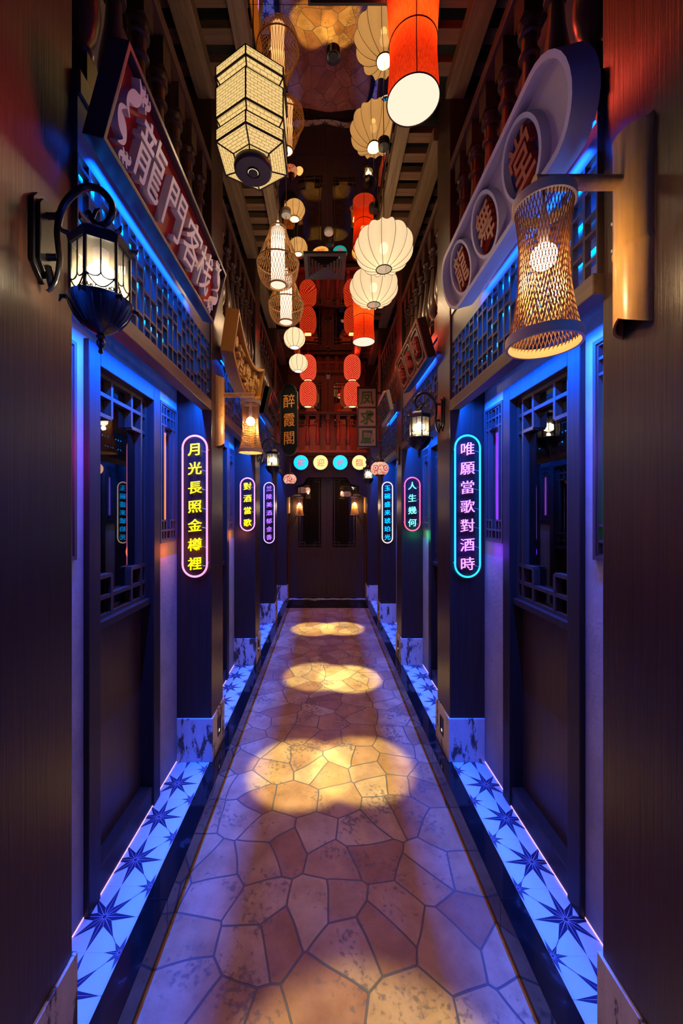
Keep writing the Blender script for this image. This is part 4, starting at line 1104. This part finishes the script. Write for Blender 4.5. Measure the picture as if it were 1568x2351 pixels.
# ------------------------------------------------------------------ mosaic lamps
def mosaic_mat():
    m = bpy.data.materials.new('mosaic_glass'); m.use_nodes = True; t = m.node_tree; b = t.nodes['Principled BSDF']
    u = N(t, 'ShaderNodeUVMap')
    mp = N(t, 'ShaderNodeMapping'); mp.inputs['Scale'].default_value = (34, 11, 1); t.links.new(u.outputs[0], mp.inputs[0])
    v = N(t, 'ShaderNodeTexVoronoi', voronoi_dimensions='2D'); v.inputs['Scale'].default_value = 1; t.links.new(mp.outputs[0], v.inputs['Vector'])
    sp = N(t, 'ShaderNodeSeparateColor'); t.links.new(v.outputs['Color'], sp.inputs[0])
    base = ramp(t, sp.outputs[0], [(.30, (1.0, .72, .55)), (.50, (1.0, .55, .35)), (.55, (.95, .22, .08)), (.75, (.75, .02, .02)), (.8, (1.0, .62, .45))])
    mp2 = N(t, 'ShaderNodeMapping'); mp2.inputs['Scale'].default_value = (5, 1.5, 1); mp2.inputs['Location'].default_value = (0, -.25, 0); t.links.new(u.outputs[0], mp2.inputs[0])
    fr = N(t, 'ShaderNodeVectorMath', operation='FRACTION'); t.links.new(mp2.outputs[0], fr.inputs[0])
    sb = N(t, 'ShaderNodeVectorMath', operation='DISTANCE'); sb.inputs[1].default_value = (.5, .5, 0); t.links.new(fr.outputs[0], sb.inputs[0])
    ros = ramp(t, sb.outputs['Value'], [(0, (.85, .02, .02)), (.09, (.85, .02, .02)), (.11, (1.0, .85, .7)), (.2, (1, .8, .6)), (.22, (.80, .02, .02)), (.30, (.7, .02, .02))])
    lt = N(t, 'ShaderNodeMath', operation='LESS_THAN'); lt.inputs[1].default_value = .30; t.links.new(sb.outputs['Value'], lt.inputs[0])
    mx = N(t, 'ShaderNodeMix', data_type='RGBA'); t.links.new(lt.outputs[0], mx.inputs['Factor']); t.links.new(base, mx.inputs['A']); t.links.new(ros, mx.inputs['B'])
    ve = N(t, 'ShaderNodeTexVoronoi', voronoi_dimensions='2D', feature='DISTANCE_TO_EDGE'); ve.inputs['Scale'].default_value = 1; t.links.new(mp.outputs[0], ve.inputs['Vector'])
    g = ramp(t, ve.outputs['Distance'], [(.02, (.25, .08, .05)), (.07, (1, 1, 1))])
    mm = N(t, 'ShaderNodeMix', data_type='RGBA', blend_type='MULTIPLY'); mm.inputs['Factor'].default_value = 1; t.links.new(mx.outputs['Result'], mm.inputs['A']); t.links.new(g, mm.inputs['B'])
    t.links.new(mm.outputs['Result'], b.inputs['Emission Color']); b.inputs['Emission Strength'].default_value = .85; b.inputs['Base Color'].default_value = (.2, .05, .04, 1); return m
M['mosaic'] = mosaic_mat(); _mos = None
def mosaic_lamp(X, label):
    global _mos
    if _mos is not None:
        r = copy_tree(_mos); r.matrix_world = X; r['label'] = label; return r
    r = empty('mosaic_wall_lamp', label, 'wall lamp', X, group='mosaic wall lamps')
    MB().prism(stadium(.075, .19, 12), 0, .014).build('backplate', 'bronze', r, smooth=True, bev=.003)
    P = [(.012, -.06), (.022, -.02), (.025, .03), (.040, .075), (.065, .098), (.095, .108), (.13, .100), (.165, .094), (.195, .100), (.212, .118), (.208, .140), (.190, .150), (.178, .138)]
    MB().tube([(0, y, z) for z, y in P], .0050, 8).build('scroll_arm', 'bronze', r, smooth=True)
    zc = .195; A = T(0, -.133, zc) @ RX
    b = MB(); b.lathe([(.006, .235), (.010, .20), (.012, .12), (.02, .095), (.044, .085), (.046, .062), (.05, .055)][::-1], 24, X=A); b.build('cap', 'bronze', r, smooth=True)
    b = MB(); rows, seg = 14, 40; vs = []; fs = []
    for i in range(rows+1):
        a = -1.02+2.04*i/rows
        for k in range(seg): vs.append(A @ Vector((.091*math.cos(a)**.9*math.cos(2*PI*k/seg), .091*math.cos(a)**.9*math.sin(2*PI*k/seg), .074*math.sin(a))))
    for i in range(rows):
        for k in range(seg):
            b.uv[len(fs)] = [(k/seg, i/rows), ((k+1)/seg, i/rows), ((k+1)/seg, (i+1)/rows), (k/seg, (i+1)/rows)]
            fs.append((i*seg+k, i*seg+(k+1) % seg, (i+1)*seg+(k+1) % seg, (i+1)*seg+k))
    b.add(vs, fs); b.build('mosaic_globe', 'mosaic', r).data.shade_smooth()
    b = MB(); b.lathe([(.001, -.125), (.006, -.118), (.004, -.105), (.012, -.095), (.030, -.080), (.044, -.072), (.050, -.060)], 24, X=A); b.build('bottom_cap', 'bronze', r, smooth=True)
    point('lantern_light', (0, -.133, zc+.12), .5, (1.0, .45, .25), .06, r)
    _mos = r; return r
mosaic_lamp(wallframe(1, 3.93, 2.07, .716), 'large red and white mosaic globe lamp on the right, above the blue neon sign')
mosaic_lamp(wallframe(-1, 5.37, 2.085, .716), 'small pale mosaic globe lamp on the left, below the cyan disc')

# ------------------------------------------------------------------ strips at the wall foot
M['foot_led'] = glow('foot_led', (1.0, .55, .75), 1.2)
for i in range(3):
    a, c = BAY[i]
    for s in (-1, 1):
        l = MB(); d0, d1 = DOORS[i]; l.box(s*.9256, s*.9236, a+.005, d0, .001, .005); l.box(s*.9256, s*.9236, d1, c-.005, .001, .005)
        l.box(s*.9136, s*.9118, d0+.075, d1-.075, .001, .005); l = l.build('foot_light_strip', 'foot_led')
        tag(l, 'thin pinkish light strip at the foot of the %s wall, %s bay' % (SIDE[s], NTH[i]), 'light strip', 'light strips at the wall foot')

# ------------------------------------------------------------------ ceiling fittings
r = empty('air_vent', 'square grey ceiling air vent with nested louvre frames', 'vent', loc=(-.035, 4.07, CZ))
def sq(h): return [(-h, -h), (h, -h), (h, h), (-h, h)]
b = MB(); b.ringprism(sq(.215), sq(.175), -.014, -.001); b.build('frame', 'ventgrey', r, bev=.002)
b = MB()
for k in range(5):
    h = .172-.032*k; vs = [(*p, -.014+.0*k) for p in sq(h)]+[(*p, -.002) for p in sq(h-.022)]
    b.add(vs, [(i, (i+1) % 4, 4+(i+1) % 4, 4+i) for i in range(4)])
b.build('louvre', 'ventgrey', r)
r = empty('smoke_detector', 'small round white detector on the mirror ceiling', 'detector', loc=(.0, 3.57, CZ))
MB().lathe([(.030, -.022), (.040, -.018), (.044, -.004), (.044, -.0005)], 28).build('body', 'white', r, smooth=True)
MB().lathe([(.005, -.0235), (.005, -.0215)], 12, (.018, .01, 0)).build('indicator', glow('indicator', (1, .05, .05), 1), r)
r = empty('ceiling_hatch', 'black framed hatch in the mirror ceiling at the top edge of the view', 'hatch', loc=(.09, 1.66, CZ))
def rc(a, c): return [(-a, -c), (a, -c), (a, c), (-a, c)]
MB().ringprism(rc(.21, .30), rc(.198, .288), -.022, -.0005).build('frame', 'black', r)
MB().box(-.198, .198, -.288, .288, -.006, -.001).build('mirror', 'mirror', r)
def downlight(x, y, label, targets, pw):
    r = empty('downlight', label, 'ceiling light', loc=(x, y, CZ), group='black ceiling downlights')
    MB().lathe([(.030, -.014), (.040, -.020), (.040, -.001)], 28).build('housing', 'black', r, smooth=True)
    MB().lathe([(.026, -.017), (.026, -.014)], 20).build('lens', 'iron', r)
    for tx, ty, ang, f in targets:
        l = bpy.data.lights.new('downlight_beam', 'SPOT'); l.energy = pw*f; l.color = (1.0, .93, .42); l.spot_size = math.radians(ang); l.spot_blend = .45; l.shadow_soft_size = .02
        o = bpy.data.objects.new('downlight_beam', l); C.objects.link(o); o.location = (x, y, CZ-.03)
        d = Vector((tx, ty, PATHZ))-Vector((x, y, CZ-.03)); o.rotation_euler = d.to_track_quat('-Z', 'Y').to_euler()
downlight(.012, 2.187, 'black ceiling downlight reflected in the mirror above the near floor pool of light', [(-.19, 2.44, 10, 1.0), (.20, 2.48, 10, .85)], P_SPOT)
downlight(.012, 3.72, 'black ceiling downlight behind the white detector', [(-.12, 3.85, 10, .8), (.20, 3.80, 9.5, 1.1)], P_SPOT)
downlight(.012, 5.20, 'black ceiling downlight near the far end', [(-.19, 5.40, 9.5, 1.0), (.20, 5.42, 9.5, 1.0)], P_SPOT)
downlight(.012, .70, 'black ceiling downlight above the camera', [(.08, .90, 15, .55)], P_SPOT)
